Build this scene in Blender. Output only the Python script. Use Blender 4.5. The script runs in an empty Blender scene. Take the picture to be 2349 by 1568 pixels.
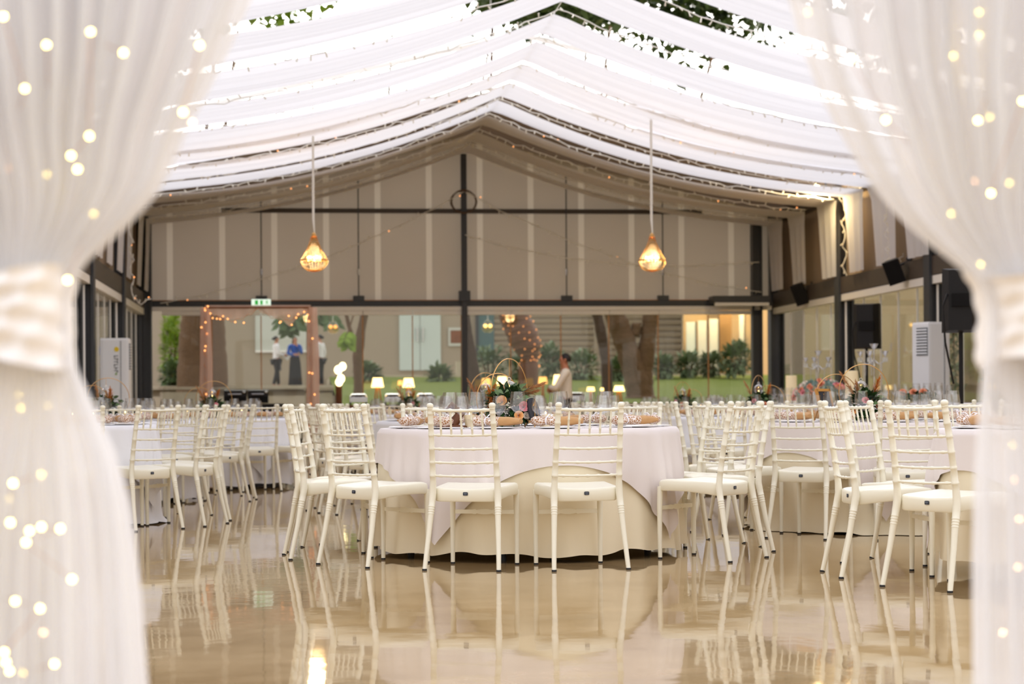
import bpy, math, random
from math import sin, cos, pi, radians, sqrt, atan2
from mathutils import Vector, Matrix
random.seed(7)
SC = bpy.context.scene
COL = SC.collection

# ------------------------------------------------------------------ camera
FPX = 4567.0          # 70 mm on a 36 mm wide sensor, 2349 px
HX, HY = 1174.5, 923.0
YAW = radians(6.05)   # camera looks a little right of the hall's long axis (+Y)
ROLL = radians(0.38)
EYE = Vector((0, 0, 0.91))
FWD = Vector((sin(YAW), cos(YAW), 0))
R0 = Vector((cos(YAW), -sin(YAW), 0))
U0 = Vector((0, 0, 1))
UP = U0 * cos(ROLL) + R0 * sin(ROLL)
RT = R0 * cos(ROLL) - U0 * sin(ROLL)
cd = bpy.data.cameras.new('camera')
cam = bpy.data.objects.new('camera', cd)
COL.objects.link(cam)
m = Matrix((RT, UP, -FWD)).transposed().to_4x4()
m.translation = EYE
cam.matrix_world = m
cd.sensor_width = 36.0
cd.lens = 70.0
cd.shift_y = (HY - 784.0) / 2349.0
cd.clip_end = 400
cd.dof.use_dof = True
cd.dof.focus_distance = 11.0
cd.dof.aperture_fstop = 3.5
SC.camera = cam

# ------------------------------------------------------------------ sky and exposure
SKY = 1.15
w = bpy.data.worlds.new('sky'); SC.world = w; w.use_nodes = True
nt = w.node_tree; N = nt.nodes; L = nt.links; N.clear()
out = N.new('ShaderNodeOutputWorld'); bg = N.new('ShaderNodeBackground')
tc = N.new('ShaderNodeTexCoord'); sep = N.new('ShaderNodeSeparateXYZ'); ramp = N.new('ShaderNodeValToRGB')
L.new(tc.outputs['Generated'], sep.inputs[0]); L.new(sep.outputs['Z'], ramp.inputs[0])
e = ramp.color_ramp.elements
e[0].position = 0.0; e[0].color = (1.0, 0.95, 0.885, 1)
e[1].position = 0.75; e[1].color = (0.92, 0.95, 1.08, 1)
x = ramp.color_ramp.elements.new(0.25); x.color = (1.0, 0.96, 0.92, 1)
dot = N.new('ShaderNodeVectorMath'); dot.operation = 'DOT_PRODUCT'
sd = Vector((0.03, 1.0, 0.30)).normalized()
dot.inputs[1].default_value = sd
L.new(tc.outputs['Generated'], dot.inputs[0])
mx = N.new('ShaderNodeMath'); mx.operation = 'MAXIMUM'; mx.inputs[1].default_value = 0
pw = N.new('ShaderNodeMath'); pw.operation = 'POWER'; pw.inputs[1].default_value = 14
ml = N.new('ShaderNodeMath'); ml.operation = 'MULTIPLY_ADD'; ml.inputs[1].default_value = 3.0; ml.inputs[2].default_value = 1.0
L.new(dot.outputs['Value'], mx.inputs[0]); L.new(mx.outputs[0], pw.inputs[0]); L.new(pw.outputs[0], ml.inputs[0])
ms = N.new('ShaderNodeMath'); ms.operation = 'MULTIPLY'; ms.inputs[1].default_value = SKY
# the evening sky is brighter toward the low sun than behind the viewer
dy = N.new('ShaderNodeSeparateXYZ'); L.new(tc.outputs['Generated'], dy.inputs[0])
gr = N.new('ShaderNodeMath'); gr.operation = 'MULTIPLY_ADD'; gr.inputs[1].default_value = 0.25; gr.inputs[2].default_value = 0.85
L.new(dy.outputs['Y'], gr.inputs[0])
mg = N.new('ShaderNodeMath'); mg.operation = 'MULTIPLY'; L.new(ml.outputs[0], mg.inputs[0]); L.new(gr.outputs[0], mg.inputs[1])
L.new(mg.outputs[0], ms.inputs[0])
L.new(ramp.outputs[0], bg.inputs[0]); L.new(ms.outputs[0], bg.inputs[1]); L.new(bg.outputs[0], out.inputs[0])
vs = SC.view_settings
SC.display_settings.display_device = 'sRGB'
vs.view_transform = 'Standard'; vs.look = 'None'; vs.gamma = 1.0; vs.use_curve_mapping = False
vs.exposure = 0.84
cy = SC.cycles
cy.max_bounces = 9; cy.diffuse_bounces = 4; cy.glossy_bounces = 3; cy.transmission_bounces = 6
cy.transparent_max_bounces = 20; cy.caustics_reflective = False; cy.caustics_refractive = False
cy.sample_clamp_indirect = 4.0; cy.sample_clamp_direct = 0.0

# ------------------------------------------------------------------ helpers
def ray(u, v):
    a, b = (u - HX) / FPX, (HY - v) / FPX
    return FWD + RT * a + UP * b
def at(u, v, Y):
    """pixel of the photograph -> point on the upright plane at depth Y of the hall"""
    d = ray(u, v)
    return EYE + d * (Y / d.y)
def cw(X, Z):
    """camera-frame ground offset (right, forward) -> hall x, y"""
    p = R0 * X + FWD * Z
    return (p.x, p.y)
def lin(c):
    return c / 12.92 if c <= 0.04045 else ((c + 0.055) / 1.055) ** 2.4
def S(r, g, b):
    return (lin(r / 255), lin(g / 255), lin(b / 255), 1)
def lerp(a, b, t):
    return a + (b - a) * t
def interp(tab, x):
    if x <= tab[0][0]: return tab[0][1]
    for (a, b), (c, d) in zip(tab, tab[1:]):
        if x <= c: return lerp(b, d, (x - a) / (c - a))
    return tab[-1][1]

M = {}
def mat(name, col, rough=0.5, metal=0.0, spec=0.5, bump=None, var=None, sheen=0.0, coat=0.0, emis=None, estr=0.0, sss=0.0):
    m = bpy.data.materials.new(name); m.use_nodes = True
    nt = m.node_tree; b = nt.nodes['Principled BSDF']
    b.inputs['Base Color'].default_value = col if len(col) == 4 else (*col, 1)
    b.inputs['Roughness'].default_value = rough; b.inputs['Metallic'].default_value = metal
    b.inputs['Specular IOR Level'].default_value = spec
    b.inputs['Sheen Weight'].default_value = sheen; b.inputs['Coat Weight'].default_value = coat
    if emis:
        b.inputs['Emission Color'].default_value = emis; b.inputs['Emission Strength'].default_value = estr
    if var or bump:
        t = nt.nodes.new('ShaderNodeTexCoord')
        n = nt.nodes.new('ShaderNodeTexNoise'); n.inputs['Detail'].default_value = 5
        nt.links.new(t.outputs['Object'], n.inputs['Vector'])
        n.inputs['Scale'].default_value = (var or bump)[0]
        if var:
            r = nt.nodes.new('ShaderNodeMix'); r.data_type = 'RGBA'
            a = [max(0, c * (1 - var[1])) for c in col[:3]]; c2 = [min(1, c * (1 + var[1])) for c in col[:3]]
            r.inputs[6].default_value = (*a, 1); r.inputs[7].default_value = (*c2, 1)
            nt.links.new(n.outputs['Fac'], r.inputs[0]); nt.links.new(r.outputs[2], b.inputs['Base Color'])
        if bump:
            n2 = n
            if var:
                n2 = nt.nodes.new('ShaderNodeTexNoise'); n2.inputs['Scale'].default_value = bump[0]; n2.inputs['Detail'].default_value = 4
                nt.links.new(t.outputs['Object'], n2.inputs['Vector'])
            bp = nt.nodes.new('ShaderNodeBump'); bp.inputs['Strength'].default_value = bump[1]; bp.inputs['Distance'].default_value = bump[2]
            nt.links.new(n2.outputs['Fac'], bp.inputs['Height']); nt.links.new(bp.outputs[0], b.inputs['Normal'])
    M[name] = m
    return m
def nodes_mat(name):
    m = bpy.data.materials.new(name); m.use_nodes = True
    m.node_tree.nodes.clear()
    M[name] = m
    return m, m.node_tree.nodes, m.node_tree.links
def fabric(name, col, trans=0.5, clear=0.0, facing=0.0, rough=0.8):
    """thin cloth: diffuse + light passing through it, optionally sheer"""
    m, N, L = nodes_mat(name)
    o = N.new('ShaderNodeOutputMaterial'); d = N.new('ShaderNodeBsdfDiffuse'); t = N.new('ShaderNodeBsdfTranslucent')
    d.inputs[0].default_value = col; t.inputs[0].default_value = col
    mx = N.new('ShaderNodeMixShader'); mx.inputs[0].default_value = trans
    L.new(d.outputs[0], mx.inputs[1]); L.new(t.outputs[0], mx.inputs[2])
    if clear > 0:
        tr = N.new('ShaderNodeBsdfTransparent'); m2 = N.new('ShaderNodeMixShader')
        lw = N.new('ShaderNodeLayerWeight'); lw.inputs[0].default_value = 0.5
        # threads close up when the cloth is seen edge on
        mr = N.new('ShaderNodeMapRange'); mr.inputs['To Min'].default_value = 1 - clear; mr.inputs['To Max'].default_value = min(1, 1 - clear + facing)
        L.new(lw.outputs['Facing'], mr.inputs['Value']); L.new(mr.outputs[0], m2.inputs[0])
        L.new(tr.outputs[0], m2.inputs[1]); L.new(mx.outputs[0], m2.inputs[2]); L.new(m2.outputs[0], o.inputs[0])
    else:
        L.new(mx.outputs[0], o.inputs[0])
    return m
def glass(name, tint=(1, 1, 1, 1), ior=1.45, rough=0.0, boost=1.0):
    """thin pane or thin wall of glass: Fresnel reflection over clear transmission"""
    m, N, L = nodes_mat(name)
    o = N.new('ShaderNodeOutputMaterial'); lw = N.new('ShaderNodeLayerWeight'); lw.inputs[0].default_value = 0.5
    f0 = ((ior - 1) / (ior + 1)) ** 2
    f = N.new('ShaderNodeMath'); f.operation = 'POWER'; f.inputs[1].default_value = 5.0; L.new(lw.outputs['Facing'], f.inputs[0])
    mu = N.new('ShaderNodeMath'); mu.operation = 'MULTIPLY_ADD'; mu.inputs[1].default_value = min(1, (1 - f0) * boost); mu.inputs[2].default_value = f0 * boost; mu.use_clamp = True
    g = N.new('ShaderNodeBsdfGlossy'); g.inputs['Roughness'].default_value = rough
    t = N.new('ShaderNodeBsdfTransparent'); t.inputs[0].default_value = tint
    mx = N.new('ShaderNodeMixShader')
    L.new(f.outputs[0], mu.inputs[0]); L.new(mu.outputs[0], mx.inputs[0]); L.new(t.outputs[0], mx.inputs[1]); L.new(g.outputs[0], mx.inputs[2]); L.new(mx.outputs[0], o.inputs[0])
    return m
def glow(name, col, strength, sample=False):
    m, N, L = nodes_mat(name)
    o = N.new('ShaderNodeOutputMaterial'); e = N.new('ShaderNodeEmission')
    e.inputs[0].default_value = col; e.inputs[1].default_value = strength
    L.new(e.outputs[0], o.inputs[0])
    if not sample:
        m.cycles.emission_sampling = 'NONE'
    return m

class MB:
    """collects shapes and links them as ONE mesh object"""
    def __init__(s):
        s.v = []; s.f = []; s.mi = []; s.cur = 0
    def add(s, vs, fs):
        o = len(s.v)
        s.v.extend([tuple(p) for p in vs])
        s.f.extend([tuple(i + o for i in f) for f in fs]); s.mi.extend([s.cur] * len(fs))
    def box(s, c, d, rot=None):
        x, y, z = d[0] / 2, d[1] / 2, d[2] / 2
        vs = [Vector((a * x, b * y, g * z)) for a in (-1, 1) for b in (-1, 1) for g in (-1, 1)]
        if rot is not None: vs = [rot @ p for p in vs]
        c = Vector(c)
        s.add([p + c for p in vs], [(0, 1, 3, 2), (4, 6, 7, 5), (0, 4, 5, 1), (2, 3, 7, 6), (0, 2, 6, 4), (1, 5, 7, 3)])
        return s
    def tube(s, pts, rad, n=8, caps=True, closed=False, flat=1.0):
        P = [Vector(p) for p in pts]; k = len(P)
        R = rad if isinstance(rad, (list, tuple)) else [rad] * k
        vs = []; up = None
        for i in range(k):
            a = P[(i - 1) % k] if (closed or i > 0) else P[i]
            b = P[(i + 1) % k] if (closed or i < k - 1) else P[i]
            t = (b - a)
            if t.length < 1e-9: t = Vector((0, 0, 1))
            t.normalize()
            if up is None:
                up = Vector((0, 0, 1)) if abs(t.z) < 0.9 else Vector((0, 1, 0))
            sd = t.cross(up)
            if sd.length < 1e-6: sd = t.cross(Vector((1, 0, 0)))
            sd.normalize(); up = sd.cross(t).normalized()
            for j in range(n):
                q = 2 * pi * j / n
                vs.append(P[i] + sd * (cos(q) * R[i]) + up * (sin(q) * R[i] * flat))
        fs = []
        for i in range(k if closed else k - 1):
            for j in range(n):
                a, b = i * n + j, i * n + (j + 1) % n
                c, d = ((i + 1) % k) * n + (j + 1) % n, ((i + 1) % k) * n + j
                fs.append((a, b, c, d))
        if caps and not closed:
            fs.append(tuple(range(n - 1, -1, -1))); fs.append(tuple((k - 1) * n + j for j in range(n)))
        s.add(vs, fs)
        return s
    def lathe(s, prof, n=24, c=(0, 0, 0), wave=None):
        c = Vector(c); vs = []; fs = []; k = len(prof)
        for i, (r, z) in enumerate(prof):
            for j in range(n):
                q = 2 * pi * j / n
                rr = max(r, 1e-5) + (wave(i, q) if wave else 0)
                vs.append(c + Vector((rr * cos(q), rr * sin(q), z)))
        for i in range(k - 1):
            for j in range(n):
                fs.append((i * n + j, i * n + (j + 1) % n, (i + 1) * n + (j + 1) % n, (i + 1) * n + j))
        s.add(vs, fs)
        return s
    def grid(s, fn, nu, nv, wrap=False):
        vs = []; fs = []
        for i in range(nu + (0 if wrap else 1)):
            for j in range(nv + 1):
                vs.append(fn(i / nu, j / nv))
        w = nv + 1
        for i in range(nu):
            i2 = (i + 1) % nu if wrap else i + 1
            for j in range(nv):
                fs.append((i * w + j, i2 * w + j, i2 * w + j + 1, i * w + j + 1))
        s.add(vs, fs)
        return s
    def rings(s, rs, cap0=True, cap1=True):
        n = len(rs[0]); fs = []
        vs = [p for r in rs for p in r]
        for i in range(len(rs) - 1):
            for j in range(n):
                fs.append((i * n + j, i * n + (j + 1) % n, (i + 1) * n + (j + 1) % n, (i + 1) * n + j))
        if cap0: fs.append(tuple(range(n - 1, -1, -1)))
        if cap1: fs.append(tuple((len(rs) - 1) * n + j for j in range(n)))
        s.add(vs, fs)
        return s
    def ball(s, c, r, n=12, k=8, sc=(1, 1, 1)):
        c = Vector(c)
        prof = [(r * sin(pi * i / k), -r * cos(pi * i / k)) for i in range(k + 1)]
        vs = []; fs = []
        for (a, z) in prof:
            for j in range(n):
                q = 2 * pi * j / n
                vs.append(c + Vector((max(a, 1e-5) * cos(q) * sc[0], max(a, 1e-5) * sin(q) * sc[1], z * sc[2])))
        for i in range(k):
            for j in range(n):
                fs.append((i * n + j, i * n + (j + 1) % n, (i + 1) * n + (j + 1) % n, (i + 1) * n + j))
        s.add(vs, fs)
        return s
    def leaf(s, base, d, nrm, ln, wd):
        d = Vector(d).normalized(); nrm = Vector(nrm); sd = d.cross(nrm)
        if sd.length < 1e-4: sd = d.cross(Vector((1, 0, 0.3)))
        sd.normalize(); nn = sd.cross(d)
        b = Vector(base)
        m1 = b + d * ln * 0.35; m2 = b + d * ln * 0.7 - nn * ln * 0.05; t = b + d * ln - nn * ln * 0.15
        s.add([b, m1 + sd * wd * .5 + nn * wd * .12, m2 + sd * wd * .36 + nn * wd * .1, t, m2 - sd * wd * .36 + nn * wd * .1, m1 - sd * wd * .5 + nn * wd * .12, m1, m2],
              [(0, 6, 1), (0, 5, 6), (6, 7, 2, 1), (6, 5, 4, 7), (7, 3, 2), (7, 4, 3)])
    def build(s, name, mats, parent=None, smooth=True, ang=40):
        me = bpy.data.meshes.new(name)
        me.from_pydata(s.v, [], s.f)
        if not isinstance(mats, (list, tuple)): mats = [mats]
        for q in mats: me.materials.append(M[q] if isinstance(q, str) else q)
        me.polygons.foreach_set('material_index', s.mi)
        if smooth:
            me.polygons.foreach_set('use_smooth', [True] * len(me.polygons))
            if ang < 180: me.set_sharp_from_angle(angle=radians(ang))
        me.update()
        o = bpy.data.objects.new(name, me); COL.objects.link(o)
        if parent: o.parent = parent
        return o
def tag(o, label=None, cat=None, group=None, kind=None):
    if label: o['label'] = label
    if cat: o['category'] = cat
    if group: o['group'] = group
    if kind: o['kind'] = kind
    return o
def thing(name, label, cat, loc=(0, 0, 0), rz=0.0, group=None):
    o = bpy.data.objects.new(name, None); COL.objects.link(o)
    o.empty_display_size = 0.1
    o.location = loc; o.rotation_euler = (0, 0, rz)
    return tag(o, label, cat, group)
def struct(name, mb, mats, parent=None, smooth=False, label=None):
    o = mb.build(name, mats, parent, smooth=smooth)
    if not parent: o['kind'] = 'structure'
    if label: o['label'] = label
    return o
KIDS = {}
def dup(src, loc, rz, label=None, group=None):
    """a copy of a thing with copies of its parts and their sub-parts"""
    r = src.copy(); COL.objects.link(r)
    r.location = loc; r.rotation_euler = (src.rotation_euler[0], src.rotation_euler[1], rz)
    if label: r['label'] = label
    if group: r['group'] = group
    if src.name not in KIDS:
        KIDS[src.name] = [(c, list(c.children)) for c in src.children]
    for ch, gs in KIDS[src.name]:
        c = ch.copy(); COL.objects.link(c); c.parent = r
        for g in gs:
            d = g.copy(); COL.objects.link(d); d.parent = c
    return r
class Maker:
    """first call places the built thing itself, later calls place copies"""
    def __init__(s, src): s.src = src; s.used = False
    def put(s, loc, rz, label, group=None):
        if not s.used:
            s.used = True
            s.src.location = loc; s.src.rotation_euler[2] = rz
            return tag(s.src, label, None, group)
        return dup(s.src, loc, rz, label, group)
# ------------------------------------------------------------------ materials
mat('resin', S(243, 238, 218), 0.34, spec=0.5, var=(9, 0.015))
mat('rubber', S(32, 32, 34), 0.7)
mat('badge_blue', S(30, 36, 52), 0.4)
mat('badge_grey', S(140, 150, 165), 0.5)
mat('under_cloth', S(240, 228, 200), 0.85, spec=0.2, sheen=0.1, bump=(260, 0.12, 0.002))
mat('over_cloth', S(230, 220, 216), 0.8, spec=0.25, sheen=0.1, bump=(240, 0.12, 0.002))
mat('white_cloth', S(240, 240, 246), 0.85, spec=0.2, bump=(200, 0.1, 0.002))
mat('table_wood', S(150, 120, 90), 0.6)
mat('steel_dark', S(62, 64, 68), 0.45, spec=0.4)
mat('steel_brown', S(74, 64, 56), 0.5)
mat('black_plastic', S(26, 24, 25), 0.55, spec=0.3)
mat('black_grille', S(20, 19, 20), 0.75, spec=0.2, bump=(400, 0.4, 0.003))
mat('white_plastic', S(236, 238, 242), 0.4)
mat('vent_grey', S(120, 125, 130), 0.6)
mat('alu_white', S(246, 243, 236), 0.45)
mat('gold', S(214, 168, 104), 0.28, metal=0.9)
mat('porcelain', S(250, 248, 246), 0.3, spec=0.6)
mat('cutlery', S(205, 205, 205), 0.18, metal=1.0)
mat('kraft', S(196, 150, 98), 0.75, var=(30, 0.12), bump=(90, 0.35, 0.004))
mat('ribbon', S(250, 246, 250), 0.4, spec=0.5)
mat('wax', S(244, 228, 190), 0.5, emis=S(255, 215, 150), estr=0.08)
mat('wood_brown', S(112, 66, 34), 0.55, var=(14, 0.3), bump=(25, 0.4, 0.01))
mat('wood_gold', S(196, 140, 66), 0.5, var=(14, 0.15))
mat('wood_pale', S(196, 132, 70), 0.5, var=(12, 0.2))
mat('slate', S(44, 44, 50), 0.7)
mat('leaf_dark', S(40, 70, 26), 0.5, var=(20, 0.4))
mat('leaf_eucalyptus', S(86, 112, 62), 0.6, var=(18, 0.25))
mat('leaf_grey', S(140, 165, 155), 0.65, var=(18, 0.2))
mat('yellow_paint', S(236, 204, 40), 0.5)
mat('green_paint', S(130, 170, 90), 0.5)
mat('rose_peach', S(250, 188, 118), 0.6, var=(30, 0.12))
mat('rose_pink', S(246, 160, 166), 0.6, var=(30, 0.12))
mat('rose_white', S(250, 240, 226), 0.6)
mat('rose_coral', S(246, 168, 132), 0.6, var=(30, 0.12))
mat('pampas_tan', S(196, 142, 92), 0.9, var=(40, 0.2))
mat('pampas_rust', S(205, 126, 48), 0.9, var=(40, 0.25))
mat('skin', S(196, 140, 110), 0.5)
mat('skin_dark', S(186, 120, 88), 0.5)
mat('hair', S(30, 22, 20), 0.6)
mat('shirt_white', S(238, 234, 236), 0.8)
mat('shirt_cream', S(238, 228, 212), 0.8)
mat('jacket_blue', S(24, 84, 176), 0.7)
mat('cloth_black', S(24, 22, 24), 0.8)
mat('apron_grey', S(84, 84, 92), 0.8)
mat('paper', S(240, 240, 242), 0.8)
mat('shoe', S(18, 18, 18), 0.4)
mat('grass', S(106, 118, 10), 0.9, var=(6, 0.35), bump=(30, 0.6, 0.05))
mat('leaf_outdoor', S(96, 118, 70), 0.6, var=(3, 0.3))
mat('leaf_sunny', S(150, 178, 60), 0.6, var=(3, 0.35))
mat('leaf_bush', S(122, 138, 100), 0.65, var=(4, 0.3))
mat('bark', S(112, 84, 58), 0.9, var=(5, 0.25), bump=(14, 0.6, 0.05))
mat('bark_dark', S(78, 58, 44), 0.9, var=(5, 0.25), bump=(14, 0.6, 0.05))
mat('stone', S(196, 184, 160), 0.8, var=(6, 0.12))
mat('terrace', S(186, 172, 148), 0.8, var=(4, 0.08))
mat('plaster', S(168, 154, 134), 0.85, var=(1.2, 0.05))
mat('plaster_warm', S(206, 178, 134), 0.85, var=(1.2, 0.06))
mat('plaster_ochre', S(150, 118, 76), 0.85, var=(1.2, 0.08))
mat('louvre', S(158, 146, 128), 0.7)
mat('panel_pale', S(205, 208, 198), 0.7)
mat('teal_panel', S(76, 104, 106), 0.6)
mat('pale_blue', S(202, 214, 208), 0.5)
mat('canvas_red', S(128, 76, 44), 0.7, var=(5, 0.5))
mat('asphalt', S(120, 112, 100), 0.9, var=(3, 0.1))
mat('wire_white', S(240, 236, 226), 0.5)
mat('bulb_off', S(246, 240, 224), 0.2)
mat('wire_copper', S(200, 140, 90), 0.4, metal=0.6)
mat('rope_brown', S(96, 74, 56), 0.8)
mat('chrome', S(190, 190, 190), 0.2, metal=1.0)
mat('sash', S(252, 248, 244), 0.7, sheen=0.2)
mat('platform', S(150, 138, 120), 0.6)
fabric('drape', S(250, 249, 250), trans=0.42)
fabric('sheer_front', S(252, 252, 253), trans=0.6, clear=0.27, facing=0.7)
fabric('sheer_back', S(252, 250, 250), trans=0.6, clear=0.26, facing=0.7)
fabric('tulle', S(240, 214, 200), trans=0.5, clear=0.40, facing=0.5)
glass('pane_glass', (0.93, 0.94, 0.91, 1), 1.35)
glass('thin_glass', (0.985, 0.987, 0.988, 1), 1.6, 0.02, 1.4)
glass('crystal', (0.90, 0.89, 0.88, 1), 2.4, 0.08, 2.2)
glass('amber_crystal', (1.0, 0.86, 0.6, 1), 1.7, 0.08, 1.2)
glow('fairy_bright', (1.0, 0.74, 0.20, 1), 17.0, True)
glow('fairy_dim', (1.0, 0.50, 0.22, 1), 20.0, True)
glow('fairy_small', (1.0, 0.36, 0.11, 1), 1.7)
glow('lamp_glow', (1.0, 0.62, 0.22, 1), 2.6)
glow('lamp_orange', (1.0, 0.45, 0.12, 1), 1.3)
glow('bulb_glow', (1.0, 0.62, 0.18, 1), 8.0)
glow('flame', (1.0, 0.62, 0.2, 1), 9.0)
glow('flood_glow', (1.0, 0.80, 0.42, 1), 7.0)
glow('lantern_glow', (1.0, 0.80, 0.40, 1), 2.6)
glow('exit_white', (0.86, 1.0, 0.82, 1), 0.6)
glow('exit_green', (0.06, 0.55, 0.08, 1), 0.4)

def floor_material():
    m, N, L = nodes_mat('polished_floor')
    o = N.new('ShaderNodeOutputMaterial'); b = N.new('ShaderNodeBsdfPrincipled')
    t = N.new('ShaderNodeTexCoord')
    n1 = N.new('ShaderNodeTexNoise'); n1.inputs['Scale'].default_value = 1.3; n1.inputs['Detail'].default_value = 8; n1.inputs['Roughness'].default_value = 0.62
    n2 = N.new('ShaderNodeTexNoise'); n2.inputs['Scale'].default_value = 7; n2.inputs['Detail'].default_value = 6
    L.new(t.outputs['Object'], n1.inputs[0]); L.new(t.outputs['Object'], n2.inputs[0])
    a = N.new('ShaderNodeMath'); a.operation = 'MULTIPLY_ADD'; a.inputs[1].default_value = 0.5
    L.new(n2.outputs['Fac'], a.inputs[0]); L.new(n1.outputs['Fac'], a.inputs[2])
    r = N.new('ShaderNodeValToRGB'); e = r.color_ramp.elements
    e[0].position = 0.5; e[0].color = S(152, 124, 84); e[1].position = 1.0; e[1].color = S(188, 160, 118)
    L.new(a.outputs[0], r.inputs[0])
    # faint joints between the big slabs
    br = N.new('ShaderNodeTexBrick'); br.offset = 0; br.inputs['Scale'].default_value = 1.0
    br.inputs['Mortar Size'].default_value = 0.004; br.inputs['Brick Width'].default_value = 3.0; br.inputs['Row Height'].default_value = 3.0
    br.inputs['Color1'].default_value = (1, 1, 1, 1); br.inputs['Color2'].default_value = (1, 1, 1, 1); br.inputs['Mortar'].default_value = (0.72, 0.7, 0.68, 1)
    L.new(t.outputs['Object'], br.inputs[0])
    mx = N.new('ShaderNodeMix'); mx.data_type = 'RGBA'; mx.blend_type = 'MULTIPLY'; mx.inputs[0].default_value = 1
    L.new(r.outputs[0], mx.inputs[6]); L.new(br.outputs[0], mx.inputs[7]); L.new(mx.outputs[2], b.inputs['Base Color'])
    b.inputs['Roughness'].default_value = 0.042; b.inputs['IOR'].default_value = 1.5
    # gentle waviness left by hand polishing
    mp = N.new('ShaderNodeMapping'); mp.inputs['Scale'].default_value = (1.0, 0.8, 1)
    L.new(t.outputs['Object'], mp.inputs[0])
    n3 = N.new('ShaderNodeTexNoise'); n3.inputs['Scale'].default_value = 2.6; n3.inputs['Detail'].default_value = 3
    L.new(mp.outputs[0], n3.inputs[0])
    bp = N.new('ShaderNodeBump'); bp.inputs['Strength'].default_value = 0.5; bp.inputs['Distance'].default_value = 0.0030
    L.new(n3.outputs['Fac'], bp.inputs['Height']); L.new(bp.outputs[0], b.inputs['Normal'])
    L.new(b.outputs[0], o.inputs[0])
floor_material()

def lace_material():
    m, N, L = nodes_mat('lace_on_kraft')
    o = N.new('ShaderNodeOutputMaterial'); b = N.new('ShaderNodeBsdfPrincipled'); t = N.new('ShaderNodeTexCoord')
    v = N.new('ShaderNodeTexVoronoi'); v.feature = 'DISTANCE_TO_EDGE'; v.inputs['Scale'].default_value = 75
    L.new(t.outputs['Object'], v.inputs['Vector'])
    lt = N.new('ShaderNodeMath'); lt.operation = 'LESS_THAN'; lt.inputs[1].default_value = 0.10
    L.new(v.outputs['Distance'], lt.inputs[0])
    mx = N.new('ShaderNodeMix'); mx.data_type = 'RGBA'
    mx.inputs[6].default_value = S(168, 120, 78); mx.inputs[7].default_value = S(240, 226, 214)
    L.new(lt.outputs[0], mx.inputs[0]); L.new(mx.outputs[2], b.inputs['Base Color']); b.inputs['Roughness'].default_value = 0.8
    bp = N.new('ShaderNodeBump'); bp.inputs['Strength'].default_value = 0.5; bp.inputs['Distance'].default_value = 0.002
    L.new(lt.outputs[0], bp.inputs['Height']); L.new(bp.outputs[0], b.inputs['Normal'])
    L.new(b.outputs[0], o.inputs[0])
lace_material()

def gable_material():
    """taupe gable sheeting with a paler welded seam every metre"""
    m, N, L = nodes_mat('gable_sheet')
    o = N.new('ShaderNodeOutputMaterial'); b = N.new('ShaderNodeBsdfPrincipled'); t = N.new('ShaderNodeTexCoord'); s = N.new('ShaderNodeSeparateXYZ')
    L.new(t.outputs['Object'], s.inputs[0])
    ad = N.new('ShaderNodeMath'); ad.operation = 'ADD'; ad.inputs[1].default_value = 100 - 0.45
    fr = N.new('ShaderNodeMath'); fr.operation = 'FRACT'
    lt = N.new('ShaderNodeMath'); lt.operation = 'LESS_THAN'; lt.inputs[1].default_value = 0.115
    L.new(s.outputs['X'], ad.inputs[0]); L.new(ad.outputs[0], fr.inputs[0]); L.new(fr.outputs[0], lt.inputs[0])
    n = N.new('ShaderNodeTexNoise'); n.inputs['Scale'].default_value = 0.7; L.new(t.outputs['Object'], n.inputs[0])
    c = N.new('ShaderNodeMix'); c.data_type = 'RGBA'; c.inputs[6].default_value = S(186, 172, 154); c.inputs[7].default_value = S(198, 184, 166)
    L.new(n.outputs['Fac'], c.inputs[0])
    mx = N.new('ShaderNodeMix'); mx.data_type = 'RGBA'; mx.inputs[7].default_value = S(228, 216, 198)
    L.new(c.outputs[2], mx.inputs[6]); L.new(lt.outputs[0], mx.inputs[0]); L.new(mx.outputs[2], b.inputs['Base Color'])
    b.inputs['Roughness'].default_value = 0.6
    # coated sheeting lets a little daylight through
    tl = N.new('ShaderNodeBsdfTranslucent'); L.new(mx.outputs[2], tl.inputs[0]); m2 = N.new('ShaderNodeMixShader'); m2.inputs[0].default_value = 0.22
    L.new(b.outputs[0], m2.inputs[1]); L.new(tl.outputs[0], m2.inputs[2]); L.new(m2.outputs[0], o.inputs[0])
gable_material()
fabric('roof_sheet', S(160, 142, 122), trans=0.05)
# ------------------------------------------------------------------ the hall
XL, XR, XC = -3.05, 9.40, 3.20          # side walls and ridge line
YB = 38.8                               # back wall
EAVE, RIDGE = 4.45, 5.98
BAYS = [YB - 5 * i for i in range(6)]
def roof_z(x, lift=0.0):
    h = XR - XC if x > XC else XC - XL
    return RIDGE - (RIDGE - EAVE) * abs(x - XC) / h + lift

b = MB(); b.box((XC, 15.5, -0.1), (XR - XL + 0.5, 47.2, 0.2)); struct('floor', b, 'polished_floor')
# wall of sheeting in the back gable
b = MB()
y = YB + .03
b.add([(XL, y, 2.9), (XR, y, 2.9), (XR, y, roof_z(XR, .17)), (XC, y, RIDGE + .17), (XL, y, roof_z(XL, .17))], [(0, 1, 2, 3, 4)])
struct('wall_back', b, 'gable_sheet')
for side, x in (('left', XL - 0.06), ('right', XR + 0.06)):
    b = MB(); b.box((x, YB - 12.5, 3.75), (0.04, 25.0, 1.40)); struct('wall_' + side, b, 'roof_sheet')
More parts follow.
